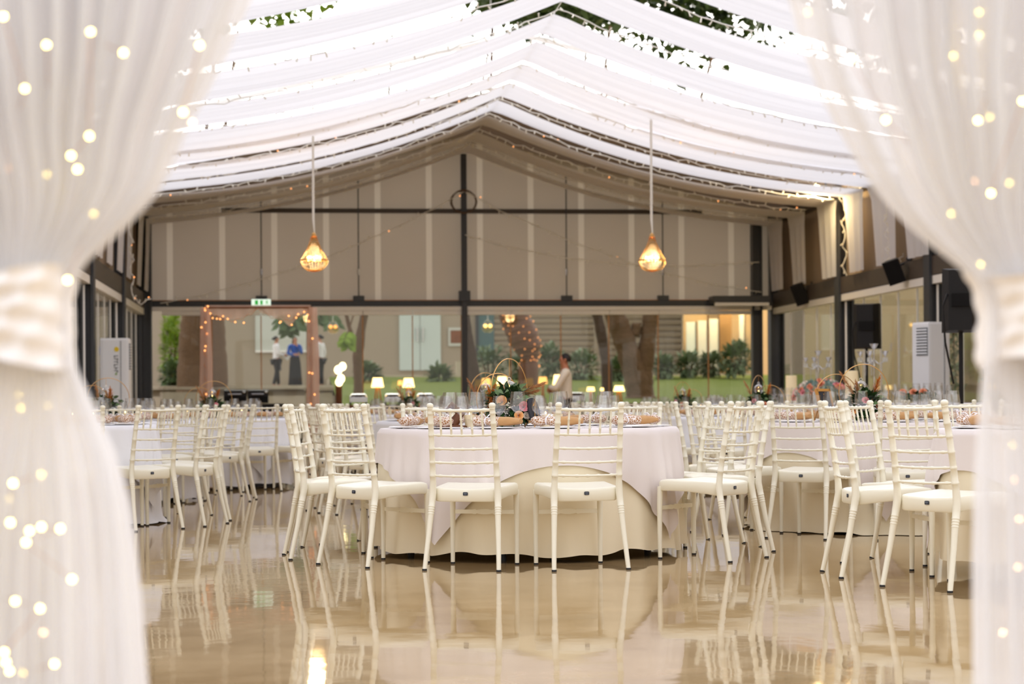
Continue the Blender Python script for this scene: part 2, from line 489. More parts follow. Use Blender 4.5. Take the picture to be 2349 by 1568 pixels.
# closed roof over the last bay
b = MB()
for s in (-1, 1):
    x1 = XL - .3 if s < 0 else XR + .3
    b.add([(XC, 33.3, RIDGE + .16), (x1, 33.3, roof_z(x1, .16)), (x1, 39.2, roof_z(x1, .16)), (XC, 39.2, RIDGE + .16),
           (XC, 33.6, RIDGE + .22), (x1, 33.6, roof_z(x1, .22)), (x1, 39.2, roof_z(x1, .22)), (XC, 39.2, RIDGE + .22)],
          [(0, 1, 2, 3)])
struct('ceiling', b, 'roof_sheet')

def column(x, y, w=0.28, h=EAVE, nm='column'):
    b = MB()
    b.box((x - w / 2 + .02, y, h / 2), (.04, w, h)); b.box((x + w / 2 - .02, y, h / 2), (.04, w, h)); b.box((x, y, h / 2), (w - .08, .06, h))
    b.box((x, y, 0.012), (w + .1, w + .1, .024))
    return struct(nm, b, 'steel_dark')
for y in BAYS:
    column(XL, y); column(XR, y)
column(XR - .42, YB - .12, 0.2); column(XL + .12, YB - .3, 0.22)
pc = at(1066, 800, YB - .14)
b = MB(); b.box((pc.x, YB - .14, RIDGE / 2 - .1), (.11, .11, RIDGE - .25)); b.box((pc.x, YB - .16, 2.99), (.22, .16, .2)); struct('column', b, 'steel_dark')
# header beam, white rail and top profile of the glazed back wall
b = MB(); b.box((XC, YB - .02, 2.85), (XR - XL, .2, .11)); struct('beam', b, 'steel_dark')
b = MB(); b.box((XC, YB - .07, 2.75), (XR - XL - .3, .16, .075)); struct('trim_1', b, 'alu_white')
b = MB(); b.box((XC, YB - .12, 2.912), (XR - XL - .3, .03, .012)); struct('trim_2', b, 'pampas_tan')
p0, p1 = at(1632, 690, YB - .45), at(1762, 690, YB - .45)
b = MB(); b.box(((p0.x + p1.x) / 2, YB - .4, 2.90), (p1.x - p0.x, .5, .13)); struct('beam', b, 'steel_dark')
b = MB(); b.box(((p0.x + p1.x) / 2, YB - .62, 2.80), (p1.x - p0.x - .06, .08, .06)); struct('trim_3', b, 'alu_white')
# horizontal gable rail
zz = at(1000, 484, YB - .06).z
b = MB(); b.box((XC, YB - .06, zz), (9.4, .08, .085)); struct('beam', b, 'steel_brown')
for u in (600, 823, 1300, 1521):
    p = at(u, 690, YB - .1)
    t = thing('tension_rod', 'thin steel rod ' + {600: 'above the exit sign', 823: 'right of the left chandelier', 1300: 'left of the right chandelier', 1521: 'right of the right chandelier'}[u] + ' on the gable', 'rod', (p.x, YB - .1, 2.9), 0, 'gable tension rods')
    top = min(roof_z(p.x) - .15, zz + .9)
    b = MB(); b.tube([(0, 0, 0), (0, 0, top - 2.9)], .012, 6); b.build('rod', 'steel_dark', t)
    b = MB(); b.tube([(0, 0, .5), (0, 0, .62)], .024, 8); b.build('turnbuckle', 'chrome', t)
    b = MB(); b.box((0, 0, .05), (.22, .1, .1)); b.build('bracket', 'steel_dark', t)
# sides: dark header, pale profile, eave gutter
for side, x, s in (('left', XL, 1), ('right', XR, -1)):
    b = MB(); b.box((x, YB - 12.5, 2.9), (.2, 25, .28)); struct('beam', b, 'steel_brown')
    b = MB(); b.box((x + s * .04, YB - 12.5, 2.69), (.1, 25, .12)); struct('trim_' + ('4' if s > 0 else '5'), b, 'alu_white')
    b = MB(); b.box((x, 21.0, EAVE + .08), (.3, 36, .22)); struct('beam', b, 'steel_brown')
for y in BAYS[1:3]:
    for s in (-1, 1):
        x1 = XL if s < 0 else XR
        b = MB(); b.tube([(XC, y, RIDGE + .30), (x1, y, EAVE + .34)], .05, 4); struct('beam', b, 'alu_white')
# panes of the back wall: each frameless pane with its pale edge and top profile
us = [372, 487, 600, 716, 833, 947, 1059, 1172, 1287, 1397, 1510, 1625, 1742]
xs = [at(u, 800, YB).x for u in us]
wn = 0
for i in range(len(xs) - 1):
    wn += 1
    a, c = xs[i], xs[i + 1]
    b = MB(); b.box(((a + c) / 2, YB, 1.33), (c - a - .012, .010, 2.60)); o = struct('window_%d' % wn, b, 'pane_glass')
    b = MB(); b.box((c - .006, YB - .012, 1.33), (.020, .03, 2.58)); b.build('edge_strip', 'pampas_tan', o, smooth=False)
    b = MB(); b.box(((a + c) / 2, YB - .06, 2.665), (c - a - .014, .12, .075)); b.build('top_profile', 'alu_white', o, smooth=False)
for side, x in (('l', XL), ('r', XR)):
    for k in range(15):
        y0 = YB - .25 - k * 0.97 - (k // 5) * 0.15
        wn += 1
        b = MB(); b.box((x, y0 - .48, 1.33), (.010, .955, 2.60)); o = struct('window_%d' % wn, b, 'pane_glass')
        b = MB(); b.box((x, y0 - .965, 1.33), (.03, .016, 2.58)); b.build('edge_strip', 'alu_white', o, smooth=False)
# low stage along the right side
b = MB(); b.box((7.3, 24.2, .055), (2.6, 10.4, .11)); struct('floor_stage', b, 'platform')
# ------------------------------------------------------------------ ceiling drapes and light strings
PITCH = 1.62
dr = []
def drape_curve(x, sag, z0=0.0):
    """height of the cloth across the hall: two hanging swags from ridge to eaves"""
    h = (XR - .25) - XC if x > XC else XC - (XL + .25)
    t = min(1.0, abs(x - XC) / h)
    return 5.78 - 1.42 * t - sag * 4 * t * (1 - t) * (1.12 - .24 * t) + z0
def make_drape(i, ya, yb, label):
    rg = random.Random(100 + i)
    sg = [0.31 + rg.uniform(-.03, .04), 0.22 + rg.uniform(-.03, .04)]
    sr = [0.31 + rg.uniform(-.03, .04), 0.22 + rg.uniform(-.03, .04)]
    ph = [rg.uniform(0, 6.3) for _ in range(6)]
    ymid = (ya + yb) / 2; wd = yb - ya
    xl, xr = XL + .22, XR - .22
    drop = 1.30
    hl = [('d', k / 6) for k in range(6)] + [('x', k / 64) for k in range(65)] + [('e', k / 6) for k in range(1, 7)]
    nv = 30
    vs = []; fs = []
    for kind, q in hl:
        for j in range(nv + 1):
            v = j / nv
            if kind == 'x':
                x = lerp(xl, xr, q)
                h = (xr - XC) if x > XC else XC - xl
                t = abs(x - XC) / h
                s = (sr if x > XC else sg)
                sag = lerp(s[0], s[1], v)
                # the strip is pinched a little at the ridge and eaves and fans out between
                wf = 0.97 + (.12 if i < 4 else .30 if i == 7 else .45) * sin(pi * min(1, t * 1.25) * .5 if t < .8 else pi * .5 * (1 - (t - .8) * 3))
                y = ymid + (v - .5) * wd * wf
                sign = 1 if x > XC else -1
                fold = (.022 * sin(v * 23 + ph[0] + .7 * sin(t * 3 + ph[1])) + .016 * sin(v * 41 + ph[2] + sign) + .022 * sin(v * 6.0 + ph[3] + t * 1.3)) * (.15 + sin(pi * t) * .85)
                z = drape_curve(x, sag) + fold - .02 * (1 - abs(2 * v - 1)) * sin(pi * t)
            else:
                right = kind == 'e'
                d = q if right else 1 - q
                x = xr + .05 * d if right else xl - .05 * d
                xx = xr if right else xl
                y = ymid + (v - .5) * wd * (.93 - .25 * d)
                x += .015 * sin(v * 17 + ph[4]) * (.3 + d)
                z = drape_curve(xx, .3) - drop * d
            vs.append((x, y, z))
    w = nv + 1
    for i2 in range(len(hl) - 1):
        for j in range(nv):
            fs.append((i2 * w + j, (i2 + 1) * w + j, (i2 + 1) * w + j + 1, i2 * w + j + 1))
    mb = MB(); mb.add(vs, fs)
    o = mb.build('ceiling_drape', 'drape', ang=180)
    return tag(o, label, 'drape', 'white fabric strips draped under the tent roof')
ORD = ['farthest', 'second farthest', 'third farthest', 'fourth farthest', 'fifth farthest', 'sixth farthest', 'seventh farthest', 'eighth farthest', 'ninth farthest', 'tenth farthest'] + [q + ' farthest' for q in ('unseen eleventh', 'unseen twelfth', 'unseen thirteenth', 'unseen fourteenth', 'fifteenth', 'sixteenth', 'seventeenth', 'eighteenth', 'nineteenth')]
edges = [(37.35, 38.55), (35.65, 36.9), (33.5, 34.75), (31.85, 33.05), (30.05, 31.45), (28.4, 29.85), (26.55, 28.15), (24.7, 26.1), (22.6, 24.0), (20.2, 21.7)] + [(18.2 - 2.0 * k, 19.6 - 2.0 * k) for k in range(4)]  # last four hang out of view, added to cut daylight on tables and floor
for i, (a, c) in enumerate(edges):
    make_drape(i, a, c, 'white fabric strip swagged under the roof from ridge to eaves, ' + ORD[i] + ' of the row')
# ridge wire
b = MB(); b.tube([(XC, 1.5, 5.80), (XC, 38.6, 5.80)], .006, 5); tag(b.build('ridge_wire', 'wire_white'), 'thin white wire along the ridge carrying the fabric strips', 'wire')

# light strings along the gaps between the strips
b = MB(); b.tube([(0, 0, 0), (0, 0, -.045)], [.007, .009], 6); b.ball((0, 0, -.055), .011, 6, 5)
bulb_me = b.build('bulb', 'bulb_off').data
b = MB(); b.tube([(0, 0, 0), (0, 0, -.03)], [.007, .009], 6); b.cur = 1; b.ball((0, 0, -.04), .011, 6, 5)
bulb_lit_me = b.build('bulb', ['bulb_off', 'fairy_small']).data
for o in [o for o in COL.objects if o.name.startswith('bulb')]:
    bpy.data.objects.remove(o)
def light_string(pts, label, nb, lit, group, seed, cat='string light'):
    rg = random.Random(seed)
    t = thing('string_light', label, cat, pts[0], 0, group)
    p0 = Vector(pts[0])
    loc = [Vector(p) - p0 for p in pts]
    zig = []
    for k, p in enumerate(loc):
        zig.append(p + Vector((rg.uniform(-.02, .02), rg.uniform(-.02, .02), rg.uniform(-.015, .015))))
    b = MB(); b.tube(zig, .008, 5); b.build('wire', 'wire_white', t)
    for k in range(nb):
        q = (k + .5) / nb * (len(zig) - 1); i = int(q)
        p = zig[i].lerp(zig[min(i + 1, len(zig) - 1)], q - i)
        o = bpy.data.objects.new('bulb', bulb_lit_me if rg.random() < lit else bulb_me); COL.objects.link(o)
        o.parent = t; o.location = p
        o.rotation_euler = (rg.uniform(-.9, .9) + (pi if rg.random() < .4 else 0), rg.uniform(-.9, .9), rg.uniform(0, 6))
    return t
for i in range(9):
    y = (edges[i][0] + edges[i + 1][1]) / 2 + random.uniform(-.05, .05)
    pts = []
    rg = random.Random(50 + i)
    for k in range(91):
        x = lerp(XL + .3, XR - .3, k / 90)
        pts.append((x, y + .04 * sin(k * .9 + i), drape_curve(x, .26) - .02 + .012 * sin(k * 2.1 + i)))
    light_string(pts, 'string of little white bulbs just in front of the %s fabric strip' % ORD[i], 84, .07 if i in (1, 2, 4) else .0, 'string lights between the ceiling fabric strips', i)
# strings hanging down by the side columns
for (u, v0, v1, Y, lab, lit) in ((1935, 470, 640, 33.62, 'string of little bulbs hanging down the right dark column', .25),
                            (1815, 520, 700, 38.4, 'string of little bulbs hanging in the far right corner', .3),
                            (2032, 480, 590, 30.5, 'string of little bulbs hanging between white panels above the nearer wall speaker', .05),
                            (300, 540, 690, 33.4, 'string of little bulbs hanging by the left dark column', .2)):
    a, c = at(u, v0, Y), at(u + 4, v1, Y)
    pts = [Vector((XR - .13 if a.x > XC else XL + .13, a.y, EAVE + .0))] + [a.lerp(c, k / 16) + Vector((.03 * sin(k * 1.3), 0, 0)) for k in range(17)]
    pts += [c + Vector((.05 * k, .02, -.05 + .03 * abs(k - 3))) for k in range(1, 7)]
    light_string(pts, lab, 16, lit, None, int(u))
for (u0, v0, u1, v1, lab) in ((1066, 440, 370, 695, 'thin string light sagging from the centre post to the left corner'), (1066, 440, 1745, 670, 'thin string light sagging from the centre post to the right corner'), (1066, 540, 1740, 600, 'upper thin string light on the right half of the gable')):
    a, c = at(u0, v0, YB - .25), at(u1, v1, YB - .3)
    pts = [a.lerp(c, k / 40) - Vector((0, 0, .28 * 4 * (k / 40) * (1 - k / 40))) for k in range(41)]
    light_string(pts, lab, 30, .05, None, u1)
# coil of cable on the centre post
p = at(1064, 462, YB - .24)
b = MB()
for k in range(4):
    b.tube([(.235 * cos(q * pi / 16) * (1 + .03 * k), .012 * k, .225 * sin(q * pi / 16) * (1 - .02 * k)) for q in range(32)], .012, 6, closed=True)
o = b.build('cable_coil', 'rope_brown'); o.location = p
tag(o, 'round coil of brown cable hung high on the centre post of the gable', 'cable')

# crystal chandeliers
def chandelier(u, v, Y, label, seed, warm):
    p = at(u, v, Y)      # bottom of the basket
    t = thing('chandelier', label, 'chandelier', p, 0, 'crystal basket chandeliers on long cords')
    s = .194
    prof_up = [(.035, .50), (.05, .46), (.07, .40), (.105, .31), (.155, .22), (s, .17)]
    prof_lo = [(s, .15), (s * .97, .11), (s * .82, .055), (s * .55, .018), (.02, .0)]
    b = MB()
    for prof, n in ((prof_up, 26), (prof_lo, 26)):
        for j in range(n):
            q = 2 * pi * j / n
            for (r0, z0), (r1, z1) in zip(prof, prof[1:]):
                L_ = sqrt((r1 - r0) ** 2 + (z1 - z0) ** 2); k = max(2, int(L_ / .022))
                for i in range(k):
                    r, z = lerp(r0, r1, (i + .5) / k), lerp(z0, z1, (i + .5) / k)
                    b.ball((r * cos(q), r * sin(q), z), .0105, 5, 4)
    b.build('beads', 'amber_crystal', t)
    b = MB()
    b.tube([(s * cos(k * pi / 16), s * sin(k * pi / 16), .16) for k in range(32)], .011, 6, closed=True)
    b.tube([(.036 * cos(k * pi / 8), .036 * sin(k * pi / 8), .505) for k in range(16)], .012, 6, closed=True)
    b.lathe([(.03, .5), (.035, .53), (.012, .56)], 12)
    b.build('frame', 'gold', t)
    for k in range(5):
        q = k * 2 * pi / 5 + seed
        b = MB(); b.ball((.085 * cos(q), .085 * sin(q), .19), .026, 8, 6, (1, 1, 1.4)); b.build('bulb', 'bulb_glow', t)
    top = roof_z(p.x, .31) - p.z
    b = MB(); b.tube([(.01, 0, .55), (-.005, 0, .75), (0, 0, top)], [.008, .018, .018], 7); b.build('cord', 'wire_white', t)
    l = bpy.data.lights.new('chandelier_light', 'POINT'); l.energy = 26; l.color = (1, .68, .34); l.shadow_soft_size = .12
    lo = bpy.data.objects.new('chandelier_light', l); COL.objects.link(lo); lo.parent = t; lo.location = (0, 0, .19)
chandelier(720.5, 622, 28.8, 'glowing crystal basket chandelier on a long cord, left of the centre post', .2, 1)
chandelier(1496, 622, 28.8, 'glowing crystal basket chandelier on a long cord, right of the centre post', .7, 1)

# floodlight behind the fabric at the right eave
p = at(1880, 432, 33.27)
t = thing('floodlight', 'small bright floodlight glowing on the fabric at the right eave', 'lamp', p)
rot = Matrix.Rotation(.5, 3, 'Y')
b = MB(); b.box((0, 0, 0), (.20, .10, .11), rot); b.build('housing', 'black_plastic', t)
b = MB(); b.box((-.03, -.052, -.02), (.19, .012, .12), rot); b.build('lens', 'flood_glow', t)
b = MB(); b.box((.12, .05, .08), (.03, .03, .2)); b.build('bracket', 'steel_dark', t)
l = bpy.data.lights.new('flood_beam', 'POINT'); l.energy = 60; l.color = (1, .74, .36); l.shadow_soft_size = .06
lo = bpy.data.objects.new('flood_beam', l); COL.objects.link(lo); lo.parent = t; lo.location = (-.12, -.16, -.12)
# ------------------------------------------------------------------ banquet chair
POST = [(.209, -.300, 0.0), (.203, -.278, .10), (.196, -.256, .20), (.190, -.238, .30), (.186, -.222, .38), (.184, -.215, .42), (.182, -.219, .48), (.180, -.236, .60), (.178, -.257, .72), (.176, -.280, .84), (.175, -.289, .885)]
PRAD = [.0128, .0138, .0150, .0168, .0195, .0200, .0175, .0162, .0158, .0156, .0156]
def post_at(z):
    for (a, b) in zip(POST, POST[1:]):
        if z <= b[2]:
            t = (z - a[2]) / (b[2] - a[2]); return Vector(a).lerp(Vector(b), t)
    return Vector(POST[-1])
RAILZ = [.737, .662, .587, .514]
def rear_leg_mb(b, s, n=10):
    zs = sorted(set([p[2] for p in POST])); tab = [(p[2], r) for p, r in zip(POST, PRAD)]
    rings = [.885, .855] + RAILZ + [.80]
    grooves = [.345, .332, .319, .306]
    pts = []
    for z in zs: pts.append((z, interp(tab, z)))
    for z in rings:
        for dz, k in ((-.007, 1.0), (-.004, 1.14), (.004, 1.14), (.007, 1.0)): pts.append((z + dz, interp(tab, z) * k))
    for z in grooves:
        for dz, k in ((-.004, 1.0), (-.001, 1.10), (.001, 1.10), (.004, 1.0)): pts.append((z + dz, interp(tab, z) * k))
    pts.sort()
    P = [post_at(z) for z, r in pts]; Rr = [r for z, r in pts]
    e = P[-1]
    for dz, r in ((.006, .0190), (.014, .0195), (.022, .0150), (.026, .006)):
        P.append(e + Vector((0, -.001, dz))); Rr.append(r)
    b.tube([(p.x * s, p.y, p.z) for p in P], Rr, n)
def rail_mb(b, z, r=.0062, n=8, flat=1.0):
    pts = []; rr = []
    p = post_at(z)
    for k in range(25):
        q = -1 + 2 * k / 24
        pts.append((p.x * q, p.y - .014 * (1 - q * q), z - .004 * (1 - q * q))); rr.append(r * (1.45 if k in (3, 8, 12, 16, 21) else 1))
    b.tube(pts, rr, n, flat=flat)
def seat_mb(b):
    def outline(k, n, inset):
        # rounded trapezoid walked round: rear narrow, front wide
        q = 2 * pi * k / n
        c, s = cos(q), sin(q)
        ex = .20 if sin(q) < 0 else .32
        X = math.copysign(abs(c) ** ex, c); Y = math.copysign(abs(s) ** ex, s)
        y = -.005 + Y * (.206 - inset)
        hw = lerp(.184, .214, (y + .21) / .42) - inset
        return X * hw, y
    def ztop(x, y):
        t = (y + .21) / .42
        base = lerp(.444, .464, min(1, t * 1.6)) - .012 * max(0, t - .8) / .2
        dish = -.010 * (1 - min(1, abs(x) / .19) ** 2) * (1 - max(0, t - .55) / .45) * (0.4 + .6 * (1 - abs(2 * t - .7)))
        return base + dish + .008 * (abs(x) / .19) ** 2 * max(0, 1 - 2.2 * t)
    def zbot(x, y):
        t = (y + .21) / .42
        return lerp(.370, .392, t) + .014 * sin(pi * min(1, max(0, t)))
    n = 48
    R = []
    def ring(inset, fz):
        return [(lambda xy: (xy[0], xy[1], fz(*xy)))(outline(k, n, inset)) for k in range(n)]
    R.append(ring(.030, lambda x, y: zbot(x, y) + .03))
    R.append(ring(.026, lambda x, y: zbot(x, y) + .001))
    R.append(ring(.006, zbot))
    R.append(ring(.0, lambda x, y: zbot(x, y) + .008))
    R.append(ring(.0, lambda x, y: ztop(x, y) - .014))
    R.append(ring(.004, lambda x, y: ztop(x, y) - .004))
    R.append(ring(.014, ztop))
    for i in (.05, .09, .13, .16): R.append(ring(i, ztop))
    b.rings(R)
def front_leg_mb(b, s, n=10):
    b.tube([(s * .186, .176, .42), (s * .187, .180, .30), (s * .188, .180, .15), (s * .188, .178, 0)], [.0175, .0160, .0140, .0122], n)
def cap_mb(b, x, y, r):
    b.lathe([(0, 0), (r, 0), (r, .010), (0, .010)], 10, (x, y, 0))
def stretcher_mb(b):
    # flat bar with a carved centre between the front legs
    prof = []
    for k in range(41):
        q = -1 + k / 20
        h = .0115 + .004 * max(0, cos((abs(q) - .0) * 7)) * (abs(q) < .2) + .0025 * (abs(abs(q) - .33) < .06) - .002 * (abs(abs(q) - .24) < .03)
        prof.append((q * .178, h))
    R = [[(x, .176, .296 - h), (x, .190, .296 - h), (x, .190, .296 + h), (x, .176, .296 + h)] for x, h in prof]
    b.rings(R)
def make_chair():
    t = thing('banquet_chair', 'chair', 'chair')
    b = MB(); seat_mb(b); b.build('seat', 'resin', t, ang=50)
    for s in (-1, 1):
        b = MB(); rear_leg_mb(b, s); o = b.build('rear_leg', 'resin', t, ang=60)
        b = MB(); cap_mb(b, s * .209, -.300, .0140); b.build('foot_cap', 'rubber', o)
        b = MB(); front_leg_mb(b, s); o = b.build('front_leg', 'resin', t, ang=60)
        b = MB(); cap_mb(b, s * .188, .178, .0132); b.build('foot_cap', 'rubber', o)
    b = MB(); rail_mb(b, .872, .0085, 8, 1.0); b.build('top_rail', 'resin', t, ang=60)
    for z in RAILZ:
        b = MB(); rail_mb(b, z); b.build('cross_rail', 'resin', t, ang=60)
    for k in range(1, 6):
        q = -1 + 2 * k / 6
        a, c = post_at(.737), post_at(.872)
        pa = Vector((a.x * q, a.y - .014 * (1 - q * q), .733)); pc_ = Vector((c.x * q, c.y - .014 * (1 - q * q), .868))
        P = []; Rr = []
        for f, r in ((0, .0062), (.22, .0060), (.25, .0085), (.28, .0060), (.60, .0060), (.63, .0085), (.66, .0060), (1, .0064)):
            P.append(pa.lerp(pc_, f)); Rr.append(r)
        b = MB(); b.tube(P, Rr, 8); b.build('spindle', 'resin', t, ang=60)
    b = MB(); stretcher_mb(b); b.build('stretcher', 'resin', t, smooth=False)
    # small dark oval plate on the rear of the seat with a line of pale marks
    b = MB(); R = []
    for y in (-.2125, -.2155):
        R.append([(.0135 * math.copysign(abs(cos(q)) ** .4, cos(q)), y, .414 + .0095 * math.copysign(abs(sin(q)) ** .4, sin(q))) for q in [2 * pi * k / 20 for k in range(20)]])
    b.rings(R)
    b.cur = 1
    for k in range(5): b.box((-.0072 + .0036 * k, -.2158, .4165), (.0024, .001, .0034 if k % 2 else .0044))
    b.box((0, -.2158, .4085), (.014, .001, .0016))
    b.build('badge', ['badge_blue', 'badge_grey'], t, smooth=False)
    return t
def make_far_chair():
    b = MB(); seat_mb(b)
    for s in (-1, 1):
        rear_leg_mb(b, s, 6); front_leg_mb(b, s, 6)
    rail_mb(b, .872, .0085, 6)
    for z in RAILZ: rail_mb(b, z, .0062, 6)
    for k in range(1, 6):
        q = -1 + 2 * k / 6
        a, c = post_at(.737), post_at(.872)
        b.tube([(a.x * q, a.y - .014 * (1 - q * q), .733), (c.x * q, c.y - .014 * (1 - q * q), .868)], .0066, 6)
    stretcher_mb(b)
    b.cur = 1; b.box((0, -.214, .414), (.026, .003, .018))
    for s in (-1, 1): cap_mb(b, s * .209, -.300, .0136); cap_mb(b, s * .188, .178, .013)
    o = b.build('banquet_chair', ['resin', 'rubber'], ang=50)
    return tag(o, 'chair', 'chair')
near_chair = Maker(make_chair()); far_chair = Maker(make_far_chair())

# ------------------------------------------------------------------ tables
TR = .90
TOPZ = .758
def fold(ph, d, seed, amp):
    rg = seed
    return amp * d * d * 2.6 * (sin(9 * ph + rg) + .8 * sin(14 * ph + 2.1 * rg) + .6 * sin(23 * ph + 3.7 * rg) + .35 * sin(37 * ph + rg * 5))
def under_r(ph, d, seed, fl, amp):
    return TR + .012 * min(1, d / .03) + fl * d + fold(ph, d, seed, amp)
def under_cloth(seed, hem, fl=.055, amp=.022, pool=0.0):
    b = MB(); n = 240
    H = TOPZ - .006 - hem
    rows = [(.001, 0), (.5, 0), (.86, 0)] + [(None, H * k / 16) for k in range(17)]
    vs = []; fs = []
    for r, d in rows:
        for j in range(n):
            ph = 2 * pi * j / n
            rr = r if r is not None else under_r(ph, d, seed, fl, amp)
            z = TOPZ - .006 - (d if r is None else 0)
            if r is None:
                if pool and d > H * .93: rr += pool * (.5 + .5 * sin(5 * ph + seed * 2)) * (d - H * .93) / (H * .07)
                if d > H * .97: z += .012 * sin(6 * ph + seed) + .008 * sin(17 * ph)
                z = max(z, .004)
            vs.append((rr * cos(ph), rr * sin(ph), z))
    for i in range(len(rows) - 1):
        for j in range(n):
            fs.append((i * n + j, i * n + (j + 1) % n, (i + 1) * n + (j + 1) % n, (i + 1) * n + j))
    b.add(vs, fs)
    return b
def over_cloth(seed, rot, fl, amp, side=1.11, uamp=.022):
    """square top cloth: its sides hang a hand's breadth, its corners nearly to the floor"""
    b = MB(); n = 288; vs = []; fs = []
    K = 26
    def hang(ph):
        a = (ph - rot) % (pi / 2)
        if a > pi / 4: a = pi / 2 - a
        return side / cos(a) - TR
    for i in range(K + 3):
        for j in range(n):
            ph = 2 * pi * j / n
            D = hang(ph)
            if i < 3: rr = (.001, .5, .87)[i]; z = TOPZ + .0
            else:
                d = D * (i - 3) / (K - 1)
                cz = max(0, sin(2 * (ph - rot)) ** 2)  # corner weight
                base = under_r(ph, d, seed, fl, uamp)
                f = amp * min(1, d / .25) * (sin(13 * ph + seed * 1.7) + .7 * sin(29 * ph + seed)) * (.5 + 1.2 * cz)
                rr = base + .010 + abs(f) + .012 * cz * d
                # rolled edge
                if d < .02: rr = min(rr, TR + .004 + d * .6)
                z = TOPZ - max(0, d - .004)
            vs.append((rr * cos(ph), rr * sin(ph), z))
    for i in range(K + 2):
        for j in range(n):
            fs.append((i * n + j, i * n + (j + 1) % n, (i + 1) * n + (j + 1) % n, (i + 1) * n + j))
    b.add(vs, fs)
    return b
def make_table():
    t = thing('round_table', 'table', 'table')
    b = MB(); b.lathe([(0, .722), (TR - .012, .722), (TR - .006, .73), (TR - .006, .745), (0, .745)], 64); b.build('tabletop', 'table_wood', t)
    for sx in (-1, 1):
        for sy in (-1, 1):
            b = MB(); b.tube([(sx * .52, sy * .42, .722), (sx * .56, sy * .46, .05), (sx * .56, sy * .46, .0)], [.018, .018, .022], 10); b.build('leg', 'steel_dark', t)
    for sx in (-1, 1):
        b = MB(); b.tube([(sx * .555, -.46, .12), (sx * .555, .46, .12)], .014, 8); b.build('brace', 'steel_dark', t)
    return t
table_maker = Maker(make_table())

HOUR = {0: 'twelve', 1: 'one', 2: 'two', 3: 'three', 4: 'four', 5: 'five', 6: 'six', 7: 'seven', 8: 'eight', 9: 'nine', 10: 'ten', 11: 'eleven'}
def clock(a):
    """seat angle (0 = nearest the viewer, + to the right) as a clock reading"""
    h = (6 - a / 30.0) % 12
    k = int(round(h * 2)) % 24
    return ("%s o'clock" % HOUR[k // 2]) if k % 2 == 0 else ('half past %s' % HOUR[k // 2])
ST = [-15, 12.5, 58, 90, 120, 150, 178, -152, -125, -100, -74, -45]
def steps(a0, skip=()):
    return [((a0 + 30 * k + 180) % 360) - 180 for k in range(12) if k not in skip]
TABLES = [
    # name, X, Z, seat angles, near chairs, overlay colour, hem, overlay turn, seed
    ('the central table', .099, 12.2, ST, True, 'over_cloth', .045, 12, 1.0),
    ('the right-hand table', 2.66, 14.33, steps(-3), True, 'over_cloth', .004, 36, 2.3),
    ('the near right table by the curtain', 3.15, 10.4, [-56, -90, -128, -160, 165], True, 'over_cloth', .10, 20, 3.1),
    ('the near left table by the curtain', -3.68, 15.45, [24, 49, 74, 105, 135, 165, -165], True, 'white_cloth', .004, 30, 4.4),
    ('the second left table', -3.95, 18.95, [12, 42, 72, 102, 132, 162], True, 'white_cloth', .03, 10, 5.2),
    ('the third left table', -3.33, 22.06, steps(0), True, 'white_cloth', .05, -2, 6.6),
    ('the table behind the central one', -.253, 17.2, steps(-15), True, 'white_cloth', .03, 25, 7.1),
    ('the table behind the right-hand one', 2.52, 20.2, steps(-20), False, 'white_cloth', .03, 5, 8.4),
    ('the farthest right table', 2.27, 26.5, steps(-10), False, 'white_cloth', .03, 15, 9.9),
    ('the farthest table near the buffet', -1.35, 26.6, steps(-5), False, 'white_cloth', .03, 30, 10.5),
]
TPOS = []
rgc = random.Random(3)
for nm, X, Z, seats, near, oc, hem, turn, seed in TABLES:
    cx, cyy = cw(X, Z)
    TPOS.append((nm, X, Z, cx, cyy))
    short = nm[4:]
    table_maker.put((cx, cyy, 0), radians(turn + 20), 'round folding table under white cloths: ' + nm, 'round banquet tables')
    fl, amp = (.040, .015)
    o = under_cloth(seed, hem, fl, amp, .05 if hem < .01 else 0).build('tablecloth', 'under_cloth' if oc != 'white_cloth' else 'white_cloth', ang=180)
    o.location = (cx, cyy, 0)
    tag(o, 'long cream undercloth falling to the floor on ' + nm, 'tablecloth', 'floor-length undercloths')
    o = over_cloth(seed, radians(turn) + pi / 4 * 0 - YAW, fl, .016).build('table_overlay', oc, ang=180)
    o.location = (cx, cyy, 0)
    tag(o, 'square white top cloth with hanging corners on ' + nm, 'tablecloth', 'square top cloths')
    for a in seats:
        q = radians(a); Rr = 1.175 + rgc.uniform(-.015, .03)
        px, py = cw(X + Rr * sin(q), Z - Rr * cos(q))
        rz = atan2(cyy - py, cx - px) - pi / 2 + radians(rgc.uniform(-5, 5))
        (near_chair if near else far_chair).put((px, py, 0), rz, "white spindle-back chair at %s of %s" % (clock(a), nm), 'white banquet chairs')

